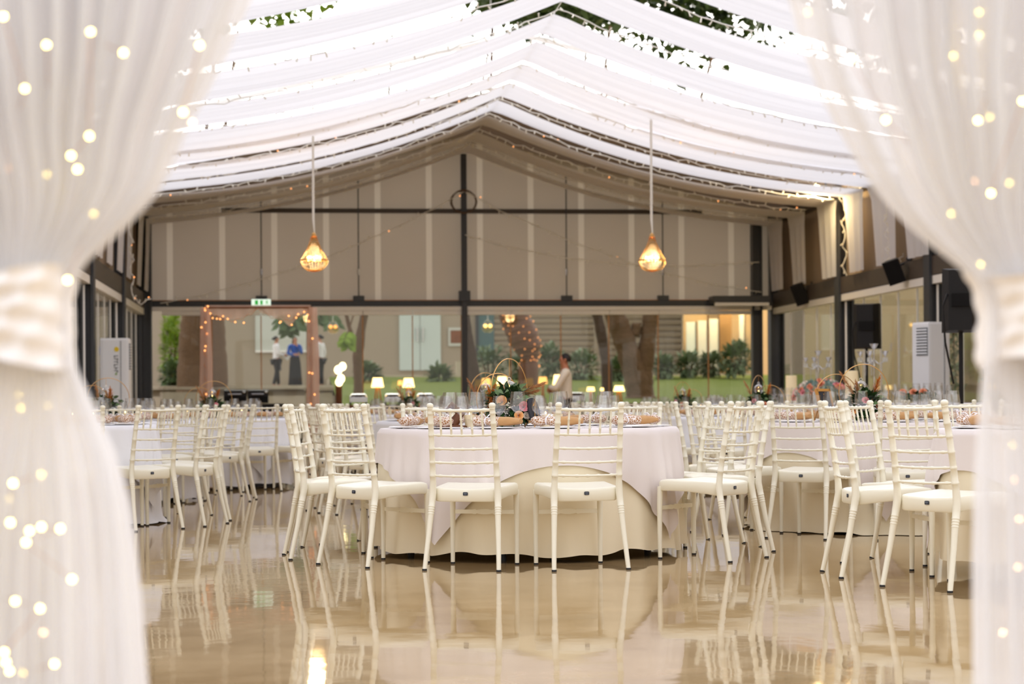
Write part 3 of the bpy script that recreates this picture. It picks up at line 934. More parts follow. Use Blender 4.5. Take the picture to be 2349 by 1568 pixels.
# ------------------------------------------------------------------ place settings
def lathe_part(prof, m, nm, parent, n=20, c=(0, 0, 0)):
    b = MB(); b.lathe(prof, n, c); return b.build(nm, m, parent, ang=60)
def make_glass(h, rmax, rim, parts):
    zb = h * .42
    foot = [(0, .0), (.036, .001), (.037, .003), (.014, .006), (.0045, .012)]
    stem = [(.0042, .012), (.0036, h * .22), (.0040, zb - .012), (.007, zb - .003)]
    bowl = [(.001, zb - .004), (.010, zb - .002), (rmax * .55, zb + h * .045), (rmax * .88, zb + h * .13), (rmax, zb + h * .21), (rmax * .97, zb + h * .28), (lerp(rmax, rim, .6), zb + h * .45), (rim, h), (rim - .0012, h), (lerp(rmax, rim, .6) - .0015, zb + h * .45), (rmax - .0015, zb + h * .21), (rmax * .55, zb + h * .055), (.001, zb + .004)]
    if parts:
        t = thing('wine_glass', 'glass', 'wine glass')
        lathe_part(foot, 'thin_glass', 'foot', t); lathe_part(stem, 'thin_glass', 'stem', t, 8); lathe_part(bowl, 'thin_glass', 'bowl', t, 24)
        return t
    b = MB(); b.lathe(foot, 14); b.lathe(stem, 6); b.lathe(bowl, 16)
    return tag(b.build('wine_glass', 'thin_glass', ang=60), 'glass', 'wine glass')
big_glass, small_glass = Maker(make_glass(.215, .050, .039, True)), Maker(make_glass(.190, .043, .033, True))
big_far, small_far = Maker(make_glass(.215, .050, .039, False)), Maker(make_glass(.190, .043, .033, False))
def make_plate():
    b = MB(); b.lathe([(0, .004), (.085, .004), (.098, .008), (.135, .008), (.137, .006), (.100, .002), (.086, 0), (0, 0)], 40)
    return tag(b.build('dinner_plate', 'porcelain', ang=50), 'plate', 'plate')
plate = Maker(make_plate())
def make_pouch(parts):
    """kraft paper sleeve tied in a lace band with a white bow, lying on its side along x"""
    def body(x0, x1, k0, k1):
        R = []
        for k in range(k0, k1 + 1):
            q = k / 24; x = lerp(-.150, .150, q)
            pinch = 1 - .34 * math.exp(-((q - .30) / .05) ** 2)
            w = .046 * pinch * (min(1, (q + .02) / .10) ** .5) * (1 if q < .8 else 1 - .9 * (q - .8)); h = .027 * pinch * (min(1, (q + .03) / .10) ** .5) * (1 if q < .75 else 1 - 1.8 * (q - .75))
            R.append([(x, w * cos(p) * (1 + .05 * sin(5 * p + q * 9)), .027 + h * sin(p) * (1 + .06 * sin(4 * p + q * 7))) for p in [2 * pi * j / 18 for j in range(18)]])
        return R
    def bow(b):
        for s in (-1, 1):
            b.tube([(-.06, 0, .047), (-.06 + .012 * s, .018 * s, .066), (-.06 + .03 * s, .030 * s, .062), (-.06 + .02 * s, .012 * s, .050)], [.004, .007, .007, .004], 6, flat=.4)
            b.tube([(-.06, 0, .047), (-.06 + .02 * s, -.02 * s, .048), (-.06 + .038 * s, -.045 * s, .032)], [.004, .006, .005], 6, flat=.4)
        b.tube([(-.06, .033 * cos(q * pi / 8), .027 + .020 * sin(q * pi / 8)) for q in range(16)], .004, 6, closed=True)
    if parts:
        t = thing('napkin_pouch', 'pouch', 'napkin')
        b = MB(); b.rings(body(0, 0, 14, 24)); b.build('paper_sleeve', 'kraft', t, ang=70)
        b = MB(); b.rings(body(0, 0, 0, 14)); b.build('lace_band', 'lace_on_kraft', t, ang=70)
        b = MB(); bow(b); b.build('ribbon_bow', 'ribbon', t)
        return t
    b = MB(); b.rings(body(0, 0, 14, 24)); b.cur = 1; b.rings(body(0, 0, 0, 14)); b.cur = 2; bow(b)
    return tag(b.build('napkin_pouch', ['kraft', 'lace_on_kraft', 'ribbon'], ang=70), 'pouch', 'napkin')
pouch, pouch_far = Maker(make_pouch(True)), Maker(make_pouch(False))
def make_fork():
    b = MB(); b.tube([(0, -.1, .003), (0, .04, .004), (0, .055, .006)], [.0045, .003, .006], 6, flat=.5)
    for k in (-1.5, -.5, .5, 1.5): b.tube([(k * .004, .052, .006), (k * .0045, .10, .004)], .0014, 5)
    return tag(b.build('fork', 'cutlery'), 'fork', 'cutlery')
def make_knife():
    b = MB(); b.tube([(0, -.11, .003), (0, -.01, .004), (0, 0, .004), (.003, .10, .003)], [.006, .005, .009, .003], 6, flat=.3)
    return tag(b.build('knife', 'cutlery'), 'knife', 'cutlery')
fork, knife = Maker(make_fork()), Maker(make_knife())
rgs = random.Random(11)
for ti, ((nm, X, Z, cx, cyy), T) in enumerate(zip(TPOS, TABLES)):
    near = ti in (0, 1, 2)
    for a in T[3]:
        c = clock(a)
        def pos(rad, da):
            q = radians(a + da); x, y = cw(X + rad * sin(q), Z - rad * cos(q)); return x, y
        x, y = pos(.735, 0)
        rz = atan2(cyy - y, cx - x) - pi / 2
        z = TOPZ + .002
        plate.put((x, y, z), 0, "white dinner plate at %s of %s" % (c, nm), 'white plates')
        (pouch if near else pouch_far).put((x, y, z + .016), rz + radians(rgs.uniform(-35, 35) + (180 if rgs.random() < .45 else 0)), "lace napkin pouch at %s of %s" % (c, nm), 'napkin pouches')
        x, y = pos(.50 + rgs.uniform(-.02, .02), 8 + rgs.uniform(-2, 2))
        (big_glass if near else big_far).put((x, y, z), 0, "large wine glass at %s of %s" % (c, nm), 'large wine glasses')
        x, y = pos(.52 + rgs.uniform(-.02, .02), -5 + rgs.uniform(-2, 2))
        (small_glass if near else small_far).put((x, y, z), 0, "smaller wine glass at %s of %s" % (c, nm), 'smaller wine glasses')
        if ti in (0, 1):
            x, y = pos(.74, -14); fork.put((x, y, z), rz, "steel fork at %s of %s" % (c, nm), 'forks')
            x, y = pos(.74, 14); knife.put((x, y, z), rz, "steel knife at %s of %s" % (c, nm), 'knives')
# ------------------------------------------------------------------ centrepieces
def rose(b, c, r, face):
    """layered cup of petals opening toward FACE"""
    f = Vector(face).normalized(); a = f.orthogonal().normalized(); d = f.cross(a)
    c = Vector(c)
    for ring, (n, rad, open_) in enumerate(((3, .30, .1), (4, .55, .35), (5, .80, .7), (6, 1.0, 1.05))):
        for k in range(n):
            q = 2 * pi * k / n + ring * .7
            w = 2 * pi / n * .72
            def P(s, t):
                ang = q + (s - .5) * 2 * w * (1 - .35 * t * t)
                rr = r * rad * (.35 + .65 * t) * (1 + .25 * open_ * t * t)
                h = r * (1.15 - ring * .12) * t * (1 - .35 * open_ * t)
                return c + (a * cos(ang) + d * sin(ang)) * rr + f * h
            b.grid(P, 4, 4)
def plume(b, base, tip, ln, wd, rg, n=170):
    """feathery pampas head along base-tip"""
    base, tip = Vector(base), Vector(tip)
    ax = (tip - base).normalized()
    b.tube([base - ax * .12, base, tip], [.0022, .002, .001], 5)
    for k in range(n):
        t = rg.random() ** .8
        p = base.lerp(tip, t)
        r = Vector((rg.gauss(0, 1), rg.gauss(0, 1), rg.gauss(0, 1))); r = (r - ax * r.dot(ax)).normalized()
        w_ = wd * sin(pi * min(1, .12 + t * .88)) ** .7
        d = (r * w_ + ax * ln * rg.uniform(.25, .5) - Vector((0, 0, .012)))
        s = r.cross(ax) * .0016
        m_ = p + d * .55 + ax * .006
        b.add([p - s, p + s, m_ + s, m_ - s, p + d], [(0, 1, 2, 3), (3, 2, 4)])
def hoop(b, dia, rz, x, y, r=.0032):
    c = cos(rz); s = sin(rz)
    pts = []
    for k in range(56):
        q = 2 * pi * k / 56
        h = dia / 2 * sin(q); pts.append((x + c * h, y + s * h, .012 + dia / 2 - dia / 2 * cos(q)))
    b.tube(pts, r, 7, closed=True)
def make_hoops(hs):
    t = thing('gold_hoop_stand', 'hoops', 'centrepiece')
    for (d, rz, x, y) in hs:
        b = MB(); hoop(b, d, rz, x, y); b.build('hoop', 'gold', t)
        b = MB(); b.lathe([(0, 0), (.045, 0), (.045, .010), (.006, .013), (0, .013)], 20, (x, y, 0)); b.build('base', 'gold', t)
    return t
def make_orb():
    t = thing('glass_orb', 'orb', 'candle holder')
    b = MB()
    # sphere with a round opening toward the viewer, hanging loop above
    f = Vector((-.25, -1, .1)).normalized(); a = f.orthogonal().normalized(); d = f.cross(a)
    prof = [(.049 * sin(q), .049 * cos(q)) for q in [lerp(.62, pi, k / 14) for k in range(15)]]
    vs = []; n = 24
    for r, z in prof:
        for j in range(n):
            q = 2 * pi * j / n; vs.append(a * (r * cos(q)) + d * (r * sin(q)) + f * z)
    b.add(vs, [(i * n + j, i * n + (j + 1) % n, (i + 1) * n + (j + 1) % n, (i + 1) * n + j) for i in range(14) for j in range(n)])
    b.tube([a * (.0285 * cos(q)) + d * (.0285 * sin(q)) + f * .040 for q in [2 * pi * k / 24 for k in range(24)]], .0022, 6, closed=True)
    b.build('globe', 'crystal', t)
    b = MB(); b.tube([(.010 * cos(q), 0, .060 + .010 * sin(q)) for q in [2 * pi * k / 14 for k in range(14)]], .003, 6, closed=True); b.ball((0, 0, .05), .006, 8, 5); b.build('loop', 'crystal', t)
    b = MB(); b.lathe([(0, -.046), (.019, -.044), (.019, -.030), (0, -.030)], 14); b.build('tealight', 'wax', t)
    b = MB(); b.ball((0, 0, -.022), .004, 6, 6, (1, 1, 2)); b.build('flame', 'flame', t)
    return t
def make_cord(h):
    b = MB(); b.tube([(0, 0, 0), (0, 0, h)], .0016, 5)
    return b
def make_flowers(seed, roses, plumes, foliage_r, h):
    """roses: (x, y, z, r, material)"""
    rg = random.Random(seed)
    t = thing('flower_arrangement', 'flowers', 'flower arrangement')
    b = MB(); b.lathe([(0, 0), (.06, 0), (.075, .05), (.07, .10), (.06, .10), (0, .09)], 20); b.build('bowl', 'porcelain', t)
    b = MB()
    for k in range(420):
        d = Vector((rg.gauss(0, 1), rg.gauss(0, 1), rg.gauss(.1, .8))).normalized()
        p = Vector((d.x * foliage_r * .72, d.y * foliage_r * .72, h * .5 + d.z * h * .48)) * rg.uniform(.75, 1.05)
        p.z = max(.012, p.z)
        d2 = (d + Vector((rg.uniform(-.4, .4), rg.uniform(-.4, .4), rg.uniform(-.5, .2)))).normalized()
        ln = rg.uniform(.045, .08)
        if p.z + d2.z * ln < .006: d2.z = abs(d2.z) * .3
        b.leaf(p, d2, (d.x * .3, d.y * .3, 1), ln, ln * rg.uniform(.42, .6))
    tag(b.build('foliage', 'leaf_dark', t), kind='stuff')
    b = MB()
    for k in range(13):
        q = rg.uniform(0, 6.28); el = rg.uniform(.1, .9)
        d = Vector((cos(q) * cos(el), sin(q) * cos(el), sin(el)))
        p = Vector((d.x * foliage_r * .75, d.y * foliage_r * .75, h * .5 + d.z * h * .42))
        for s in (-1, 1):
            b.leaf(p + d * .03 * (k % 3), (d + Vector((-d.y * s, d.x * s, 0)) * .9), (d.x, d.y, 1), .055, .048)
    tag(b.build('eucalyptus', 'leaf_eucalyptus', t), kind='stuff')
    for (x, y, z, r, m_) in roses:
        b = MB(); rose(b, (x, y, z), r, (x * .8, y * .8 - .10, z * .35 + .02)); b.build('rose', m_, t, ang=180)
    for (bx, by, bz, tx, ty, tz, ln, wd, m_) in plumes:
        b = MB(); plume(b, (bx, by, bz), (tx, ty, tz), ln, wd, rg); b.build('pampas_plume', m_, t, smooth=False)
    b = MB()
    for k in range(26):
        p = Vector((rg.uniform(-.09, .02), -foliage_r * rg.uniform(.6, .95), rg.uniform(.06, .13))); b.ball(p, .0035, 5, 4)
    b.build('baby_breath', 'rose_white', t)
    return t
main_roses = [(.055, -.150, .072, .023, 'rose_peach'), (-.045, -.120, .160, .026, 'rose_peach'), (.085, -.115, .125, .026, 'rose_pink'), (-.16, -.06, .06, .022, 'rose_white'), (.10, -.10, .07, .018, 'rose_white'), (-.02, .11, .15, .026, 'rose_coral')]
main_plumes = [(-.10, -.04, .10, -.125, -.09, .235, .10, .035, 'pampas_rust'), (-.11, -.03, .06, -.11, -.10, .17, .08, .028, 'pampas_rust'),
               (.05, .05, .20, .20, .02, .27, .12, .030, 'pampas_tan'), (.04, .06, .18, .16, .04, .225, .10, .028, 'pampas_tan')]
k_roses = [(.08, -.12, .11, .026, 'rose_coral'), (-.09, -.11, .08, .022, 'rose_peach'), (-.02, -.13, .15, .020, 'rose_pink')]
k_plumes = [(-.06, 0, .16, -.16, .02, .34, .12, .03, 'pampas_tan'), (.06, .03, .16, .10, .0, .30, .12, .045, 'pampas_rust'), (-.02, .05, .15, -.05, .06, .28, .1, .03, 'pampas_tan')]
f_main = make_flowers(21, main_roses, main_plumes, .15, .24)
f_other = Maker(make_flowers(33, k_roses, k_plumes, .145, .22))
orb = Maker(make_orb())
HS = [[(.41, radians(57), 0, 0), (.32, radians(35), -.07, .03)], [(.40, radians(18), .02, 0), (.33, radians(15), -.16, .10)], [(.40, radians(60), 0, 0), (.30, radians(-20), .12, .05)]]
hoops_other = {}
b = MB(); b.lathe([(.026, 0), (.036, .11), (.034, .11), (.025, .004), (0, .004)], 18)
def make_votive():
    t = thing('votive_candle', 'votive', 'candle')
    b = MB(); b.lathe([(0, 0), (.028, 0), (.038, .105), (.0365, .105), (.027, .004), (0, .004)], 20); b.build('glass_cup', 'thin_glass', t)
    b = MB(); b.lathe([(0, .005), (.026, .005), (.0345, .078), (0, .076)], 20); b.build('wax', 'wax', t)
    b = MB(); b.ball((0, 0, .088), .0045, 6, 6, (1, 1, 2)); b.build('flame', 'flame', t)
    return t
votive = Maker(make_votive())
def make_sign():
    t = thing('table_sign', 'sign', 'sign')
    rx = Matrix.Rotation(radians(-16), 3, 'X')
    b = MB()
    R = []
    for y in (-.006, .006):
        R.append([rx @ Vector((.052 * math.copysign(abs(cos(q)) ** .8, cos(q)), y, .10 + .085 * math.copysign(abs(sin(q)) ** .8, sin(q)))) for q in [2 * pi * k / 28 for k in range(28)]])
    b.rings(R); b.build('board', 'slate', t)
    b = MB(); b.tube([(-.03, .0, .0), (0, .02, .17), (.03, 0, 0)], .004, 6); b.tube([(0, .10, 0), (0, .02, .16)], .004, 6); b.build('easel', 'gold', t)
    return t
def make_framed_sign():
    t = thing('table_sign', 'sign', 'sign')
    rx = Matrix.Rotation(radians(-14), 3, 'X')
    b = MB(); b.box(rx @ Vector((0, 0, .12)), (.15, .008, .20), rx); b.build('board', 'slate', t, smooth=False)
    b = MB()
    for dx, dz, w_, h_ in ((-.082, .12, .018, .24), (.082, .12, .018, .24), (0, .231, .18, .018), (0, .010, .18, .018)): b.box(rx @ Vector((dx, -.002, dz)), (w_, .016, h_), rx)
    b.build('frame', 'wood_gold', t, smooth=False)
    b = MB(); b.tube([(0, .13, 0), (0, .045, .2)], .006, 6); b.build('stand', 'wood_gold', t)
    return t
rgk = random.Random(5)
z = TOPZ + .001
for ti, (nm, X, Z, cx, cyy) in enumerate(TPOS):
    dx = -.115 if ti == 0 else rgk.uniform(-.08, .08)
    if ti == 1: dx = -.13
    fx, fy = cw(X + dx, Z - (.05 if ti < 2 else 0))
    if ti == 0:
        f_main.location = (fx, fy, z); f_main.rotation_euler[2] = -YAW
        tag(f_main, 'low mound of dark leaves, peach and pink roses and pampas on the central round table')
    else:
        f_other.put((fx, fy, z), -YAW + (0 if ti == 1 else rgk.uniform(-.8, .8)), 'green arrangement with coral roses and pampas on ' + nm, 'table flower arrangements')
    kind = 0 if ti == 0 else (1 if ti in (1, 5, 4) else 2)
    if kind not in hoops_other: hoops_other[kind] = Maker(make_hoops(HS[kind]))
    hx, hy = cw(X + dx + .0, Z + .10)
    hrz = -YAW + (rgk.uniform(-.3, .3) if ti > 5 else 0)
    hoops_other[kind].put((hx, hy, z), hrz, 'two upright gold hoops behind the flowers on ' + nm, 'gold hoop stands')
    d = HS[kind][0][0]
    zo = z + .012 + d - (.185 if ti == 0 else .17 if ti == 1 else .14)
    orb.put((hx, hy, zo - .0), hrz, 'clear glass candle orb hanging over the flowers on ' + nm, 'hanging glass orbs')
    o = make_cord(z + .012 + d - (zo + .068)).build('orb_cord', 'gold'); o.location = (hx, hy, zo + .068)
    tag(o, 'thin gold cord holding the glass orb on ' + nm, 'cord', 'orb cords')
    for k, (ax, az) in enumerate(((-.24, -.16), (.22, -.10), (.30, .28))):
        vx, vy = cw(X + dx + ax, Z + az)
        votive.put((vx, vy, z), 0, 'glass cup candle %s the flowers on %s' % (('left of', 'right of', 'behind')[k], nm), 'cup candles')
    if ti == 0:
        s = make_sign(); s.location = (*cw(X + .055, Z - .16), z); s.rotation_euler[2] = -YAW + .9
        tag(s, 'small oval black table sign on an easel beside the central flowers')
    if ti == 1:
        s = make_framed_sign(); s.location = (*cw(X - .40, Z - .14), z); s.rotation_euler[2] = -YAW + .85
        tag(s, 'tilted blackboard in a gold wooden frame among glasses on ' + nm)
# brown carved ornament on the central table
t = thing('wooden_ornament', 'dark brown carved wooden ornament left of the central flowers', 'ornament', (*cw(.099 - .46, 12.05), z), .2)
b = MB(); b.tube([(0, 0, .02), (.05, 0, .09), (.0, .02, .135), (-.04, 0, .10)], [.034, .030, .026, .012], 12); b.build('body', 'wood_brown', t)
b = MB(); b.ball((-.055, -.02, .03), .03, 12, 8, (1.2, 1, 1)); b.build('lobe', 'wood_brown', t)
b = MB(); b.lathe([(0, 0), (.09, 0), (.095, .012), (.05, .02), (0, .02)], 24); b.build('base', 'wood_brown', t)

# ------------------------------------------------------------------ head table with candelabra
HXX, HY0, HY1 = 6.87, 20.4, 28.2
hz = .11
t = thing('head_table', 'long white-clothed head table on the low stage by the right wall', 'table', (HXX, (HY0 + HY1) / 2, hz))
b = MB(); b.box((0, 0, .735), (.86, HY1 - HY0 - .02, .03)); b.build('tabletop', 'table_wood', t, smooth=False)
for sx in (-1, 1):
    for sy in (-1, 0, 1):
        b = MB(); b.tube([(sx * .36, sy * 3.6, 0), (sx * .36, sy * 3.6, .72)], .02, 8); b.build('leg', 'steel_dark', t)
b = MB(); n = 140; per = []
for k in range(n):
    q = 2 * pi * k / n; c, s_ = cos(q), sin(q)
    per.append((math.copysign(abs(c) ** .12, c) * .45, math.copysign(abs(s_) ** .12, s_) * ((HY1 - HY0) / 2 + .02), k))
R = [[(x * .97, y * .995, .765) for x, y, k in per], [(x, y, .76) for x, y, k in per], [(x * (1 + .03 * sin(k * 1.3)), y * (1 + .003 * sin(k * 1.1)), .40) for x, y, k in per], [(x * (1.03 + .05 * sin(k * 1.3)), y * (1.003 + .005 * sin(k * 1.1)), .02) for x, y, k in per]]
b.rings(R, cap0=True, cap1=False)
o = b.build('tablecloth', 'white_cloth'); o.location = t.location
tag(o, 'long white cloth covering the head table on the stage', 'tablecloth')
HZ = hz + .767
def candelabra(u, vtop, x, y, lab):
    t = thing('candelabrum', lab, 'candelabrum', (x, y, HZ), 0, 'crystal candelabra')
    H = at(u, vtop, y).z - HZ
    b = MB(); b.lathe([(0, 0), (.075, 0), (.075, .012), (.03, .03), (.012, .045)], 20); b.build('base', 'crystal', t)
    b = MB(); b.lathe([(.012, .04), (.016, .12), (.010, .2), (.015, .3), (.010, H - .32), (.03, H - .25), (.012, H - .2), (.014, H - .07)], 12); b.build('stem', 'crystal', t)
    cup = [(.004, 0), (.010, .012), (.016, .03), (.040, .075), (.042, .075), (.020, .03), (.004, .02)]
    for k in range(5):
        q = k * 2 * pi / 5 + .35
        if k == 0: pass
        ex, ey, ez = .165 * cos(q), .165 * sin(q), H - .165
        b = MB(); b.tube([(.01 * cos(q), .01 * sin(q), H - .2), (.07 * cos(q), .07 * sin(q), H - .245), (.13 * cos(q), .13 * sin(q), H - .225), (ex, ey, ez)], .008, 8)
        arm = b.build('arm', 'crystal', t)
        b = MB(); b.lathe([(r, z_ + ez) for r, z_ in cup], 16, (ex, ey, 0)); b.build('cup', 'crystal', arm)
        b = MB()
        for j in range(6):
            p_ = 2 * pi * j / 6; b.tube([(ex + .026 * cos(p_), ey + .026 * sin(p_), ez + .0), (ex + .026 * cos(p_), ey + .026 * sin(p_), ez - .055)], [.004, .0065], 5)
        for i in range(6): b.ball((.10 * cos(q), .10 * sin(q), H - .26 - .022 * i), .008, 6, 4)
        b.build('drops', 'crystal', arm)
    b = MB(); b.lathe([(r * 1.3, z_ * 1.2 + H - .09) for r, z_ in cup], 18); b.build('top_cup', 'crystal', t)
candelabra(1878, 804, HXX, 26.0, 'glass five-arm candelabrum left of the dark right column')
candelabra(2005, 788, HXX, 23.4, 'glass five-arm candelabrum in front of the black speaker')
def pillar(u, v, y, d, lab):
    p = at(u, v, y); t = thing('pillar_candle', lab, 'candle', (p.x, y, HZ), 0, 'big pillar candles')
    h = p.z - HZ
    b = MB(); b.lathe([(0, 0), (d / 2, 0), (d / 2, h - .008), (d / 2 - .008, h), (d * .3, h - .006), (0, h - .012)], 28); b.build('wax', 'wax', t)
    b = MB(); b.tube([(0, 0, h - .012), (.004, 0, h + .012)], .002, 5); b.build('wick', 'rubber', t)
pillar(1815, 861, 27.3, .155, 'cream pillar candle left of the pink flowers on the head table')
pillar(1953, 850, 24.6, .165, 'cream pillar candle right of the pink flowers on the head table')
rg = random.Random(8)
t = thing('flower_garland', 'loose pink and white flowers with grey leaves between the two pillar candles', 'flower arrangement', (HXX, 25.9, HZ))
b = MB()
for k in range(330):
    y = rg.uniform(-1.0, 1.0); r = .18 * sqrt(max(.05, 1 - y * y * .8)); q = rg.uniform(0, pi)
    p = Vector((r * cos(q), y, .05 + 1.1 * r * sin(q))); d = Vector((cos(q), rg.uniform(-1, 1), sin(q) + .3)).normalized()
    b.leaf(p, d, (0, 0, 1), rg.uniform(.05, .11), rg.uniform(.03, .055))
tag(b.build('foliage', 'leaf_grey', t), kind='stuff')
for k in range(34):
    y = rg.uniform(-1.0, 1.0); r = .20 * sqrt(max(.05, 1 - y * y * .8)); q = rg.uniform(.25 * pi, 1.0 * pi)
    p = Vector((r * cos(q), y, .07 + 1.15 * r * sin(q)))
    b = MB(); rose(b, p, rg.uniform(.030, .045), (cos(q), -.5, sin(q))); b.build('rose', ['rose_coral', 'rose_pink', 'rose_white', 'rose_coral'][k % 4], t, ang=180)
for k in range(20):
    y = HY0 + .2 + k * (HY1 - HY0 - .4) / 19
    for j, mk in ((0, big_far), (1, small_far)):
        mk.put((HXX - .12 + .16 * j, y + .10 * j, HZ), 0, 'wine glass in the row standing along the head table', 'wine glasses along the head table')
t = thing('greenery_runner', 'green leaf runner at the near end of the head table', 'flower arrangement', (HXX - .25, 20.9, HZ))
b = MB()
for k in range(160):
    p = Vector((rg.uniform(-.1, .1), rg.uniform(-.45, .45), rg.uniform(.01, .1))); b.leaf(p, (rg.uniform(-1, 1), rg.uniform(-1, 1), rg.uniform(.1, .8)), (0, 0, 1), .08, .035)
tag(b.build('foliage', 'leaf_dark', t), kind='stuff')
for k in range(3):
    b = MB(); rose(b, (rg.uniform(-.08, .08), -.3 + .3 * k, .11), .035, (-.3, -1, .8)); b.build('rose', 'rose_coral', t, ang=180)
# ------------------------------------------------------------------ people
def skin_body(name, joints, edges, material, parent, sub=2, root=None):
    """one continuous skin grown over a skeleton: joints {name: (pos, radius)}"""
    keys = list(joints); idx = {k: i for i, k in enumerate(keys)}
    me = bpy.data.meshes.new(name); me.from_pydata([joints[k][0] for k in keys], [(idx[a], idx[c]) for a, c in edges], [])
    o = bpy.data.objects.new(name, me); COL.objects.link(o)
    sk = o.modifiers.new('skin', 'SKIN'); sk.use_smooth_shade = True; sk.branch_smoothing = .3
    lay = me.skin_vertices[0].data
    for k in keys:
        r = joints[k][1]; lay[idx[k]].radius = (r, r) if not isinstance(r, tuple) else r
        lay[idx[k]].use_root = (k == (root or keys[0]))
    ss = o.modifiers.new('sub', 'SUBSURF'); ss.levels = sub; ss.render_levels = sub
    dg = bpy.context.evaluated_depsgraph_get(); dg.update()
    m2 = bpy.data.meshes.new_from_object(o.evaluated_get(dg))
    bpy.data.objects.remove(o)
    m2.name = name; m2.materials.clear(); m2.materials.append(M[material])
    m2.polygons.foreach_set('use_smooth', [True] * len(m2.polygons))
    o = bpy.data.objects.new(name, m2); COL.objects.link(o); o.parent = parent
    return o
def hand(J, E, wrist, d, side, curl=.6):
    """palm, four bent fingers of different length and a thumb leaving the side of the palm"""
    w = Vector(J[wrist][0]); d = Vector(d).normalized(); s = Vector(side); s = (s - d * s.dot(d)).normalized(); nrm = d.cross(s)
    pk = wrist + '_palm'; J[pk] = (w + d * .055, (.036, .018)); E.append((wrist, pk))
    for i, (o_, ln) in enumerate(((-.027, .075), (-.009, .085), (.009, .08), (.027, .062))):
        a = w + d * .085 + s * o_; k0 = '%s_f%d' % (wrist, i)
        J[k0 + 'a'] = (a, .0095); E.append((pk, k0 + 'a'))
        J[k0 + 'b'] = (a + d * ln * .5 + nrm * curl * .012, .0085); E.append((k0 + 'a', k0 + 'b'))
        J[k0 + 'c'] = (a + d * ln * .85 + nrm * curl * .045, .0075); E.append((k0 + 'b', k0 + 'c'))
    th = w + d * .035 - s * .036
    J[wrist + '_t1'] = (th, .011); E.append((pk, wrist + '_t1'))
    J[wrist + '_t2'] = (th + d * .035 - s * .018 + nrm * .01, .009); E.append((wrist + '_t1', wrist + '_t2'))
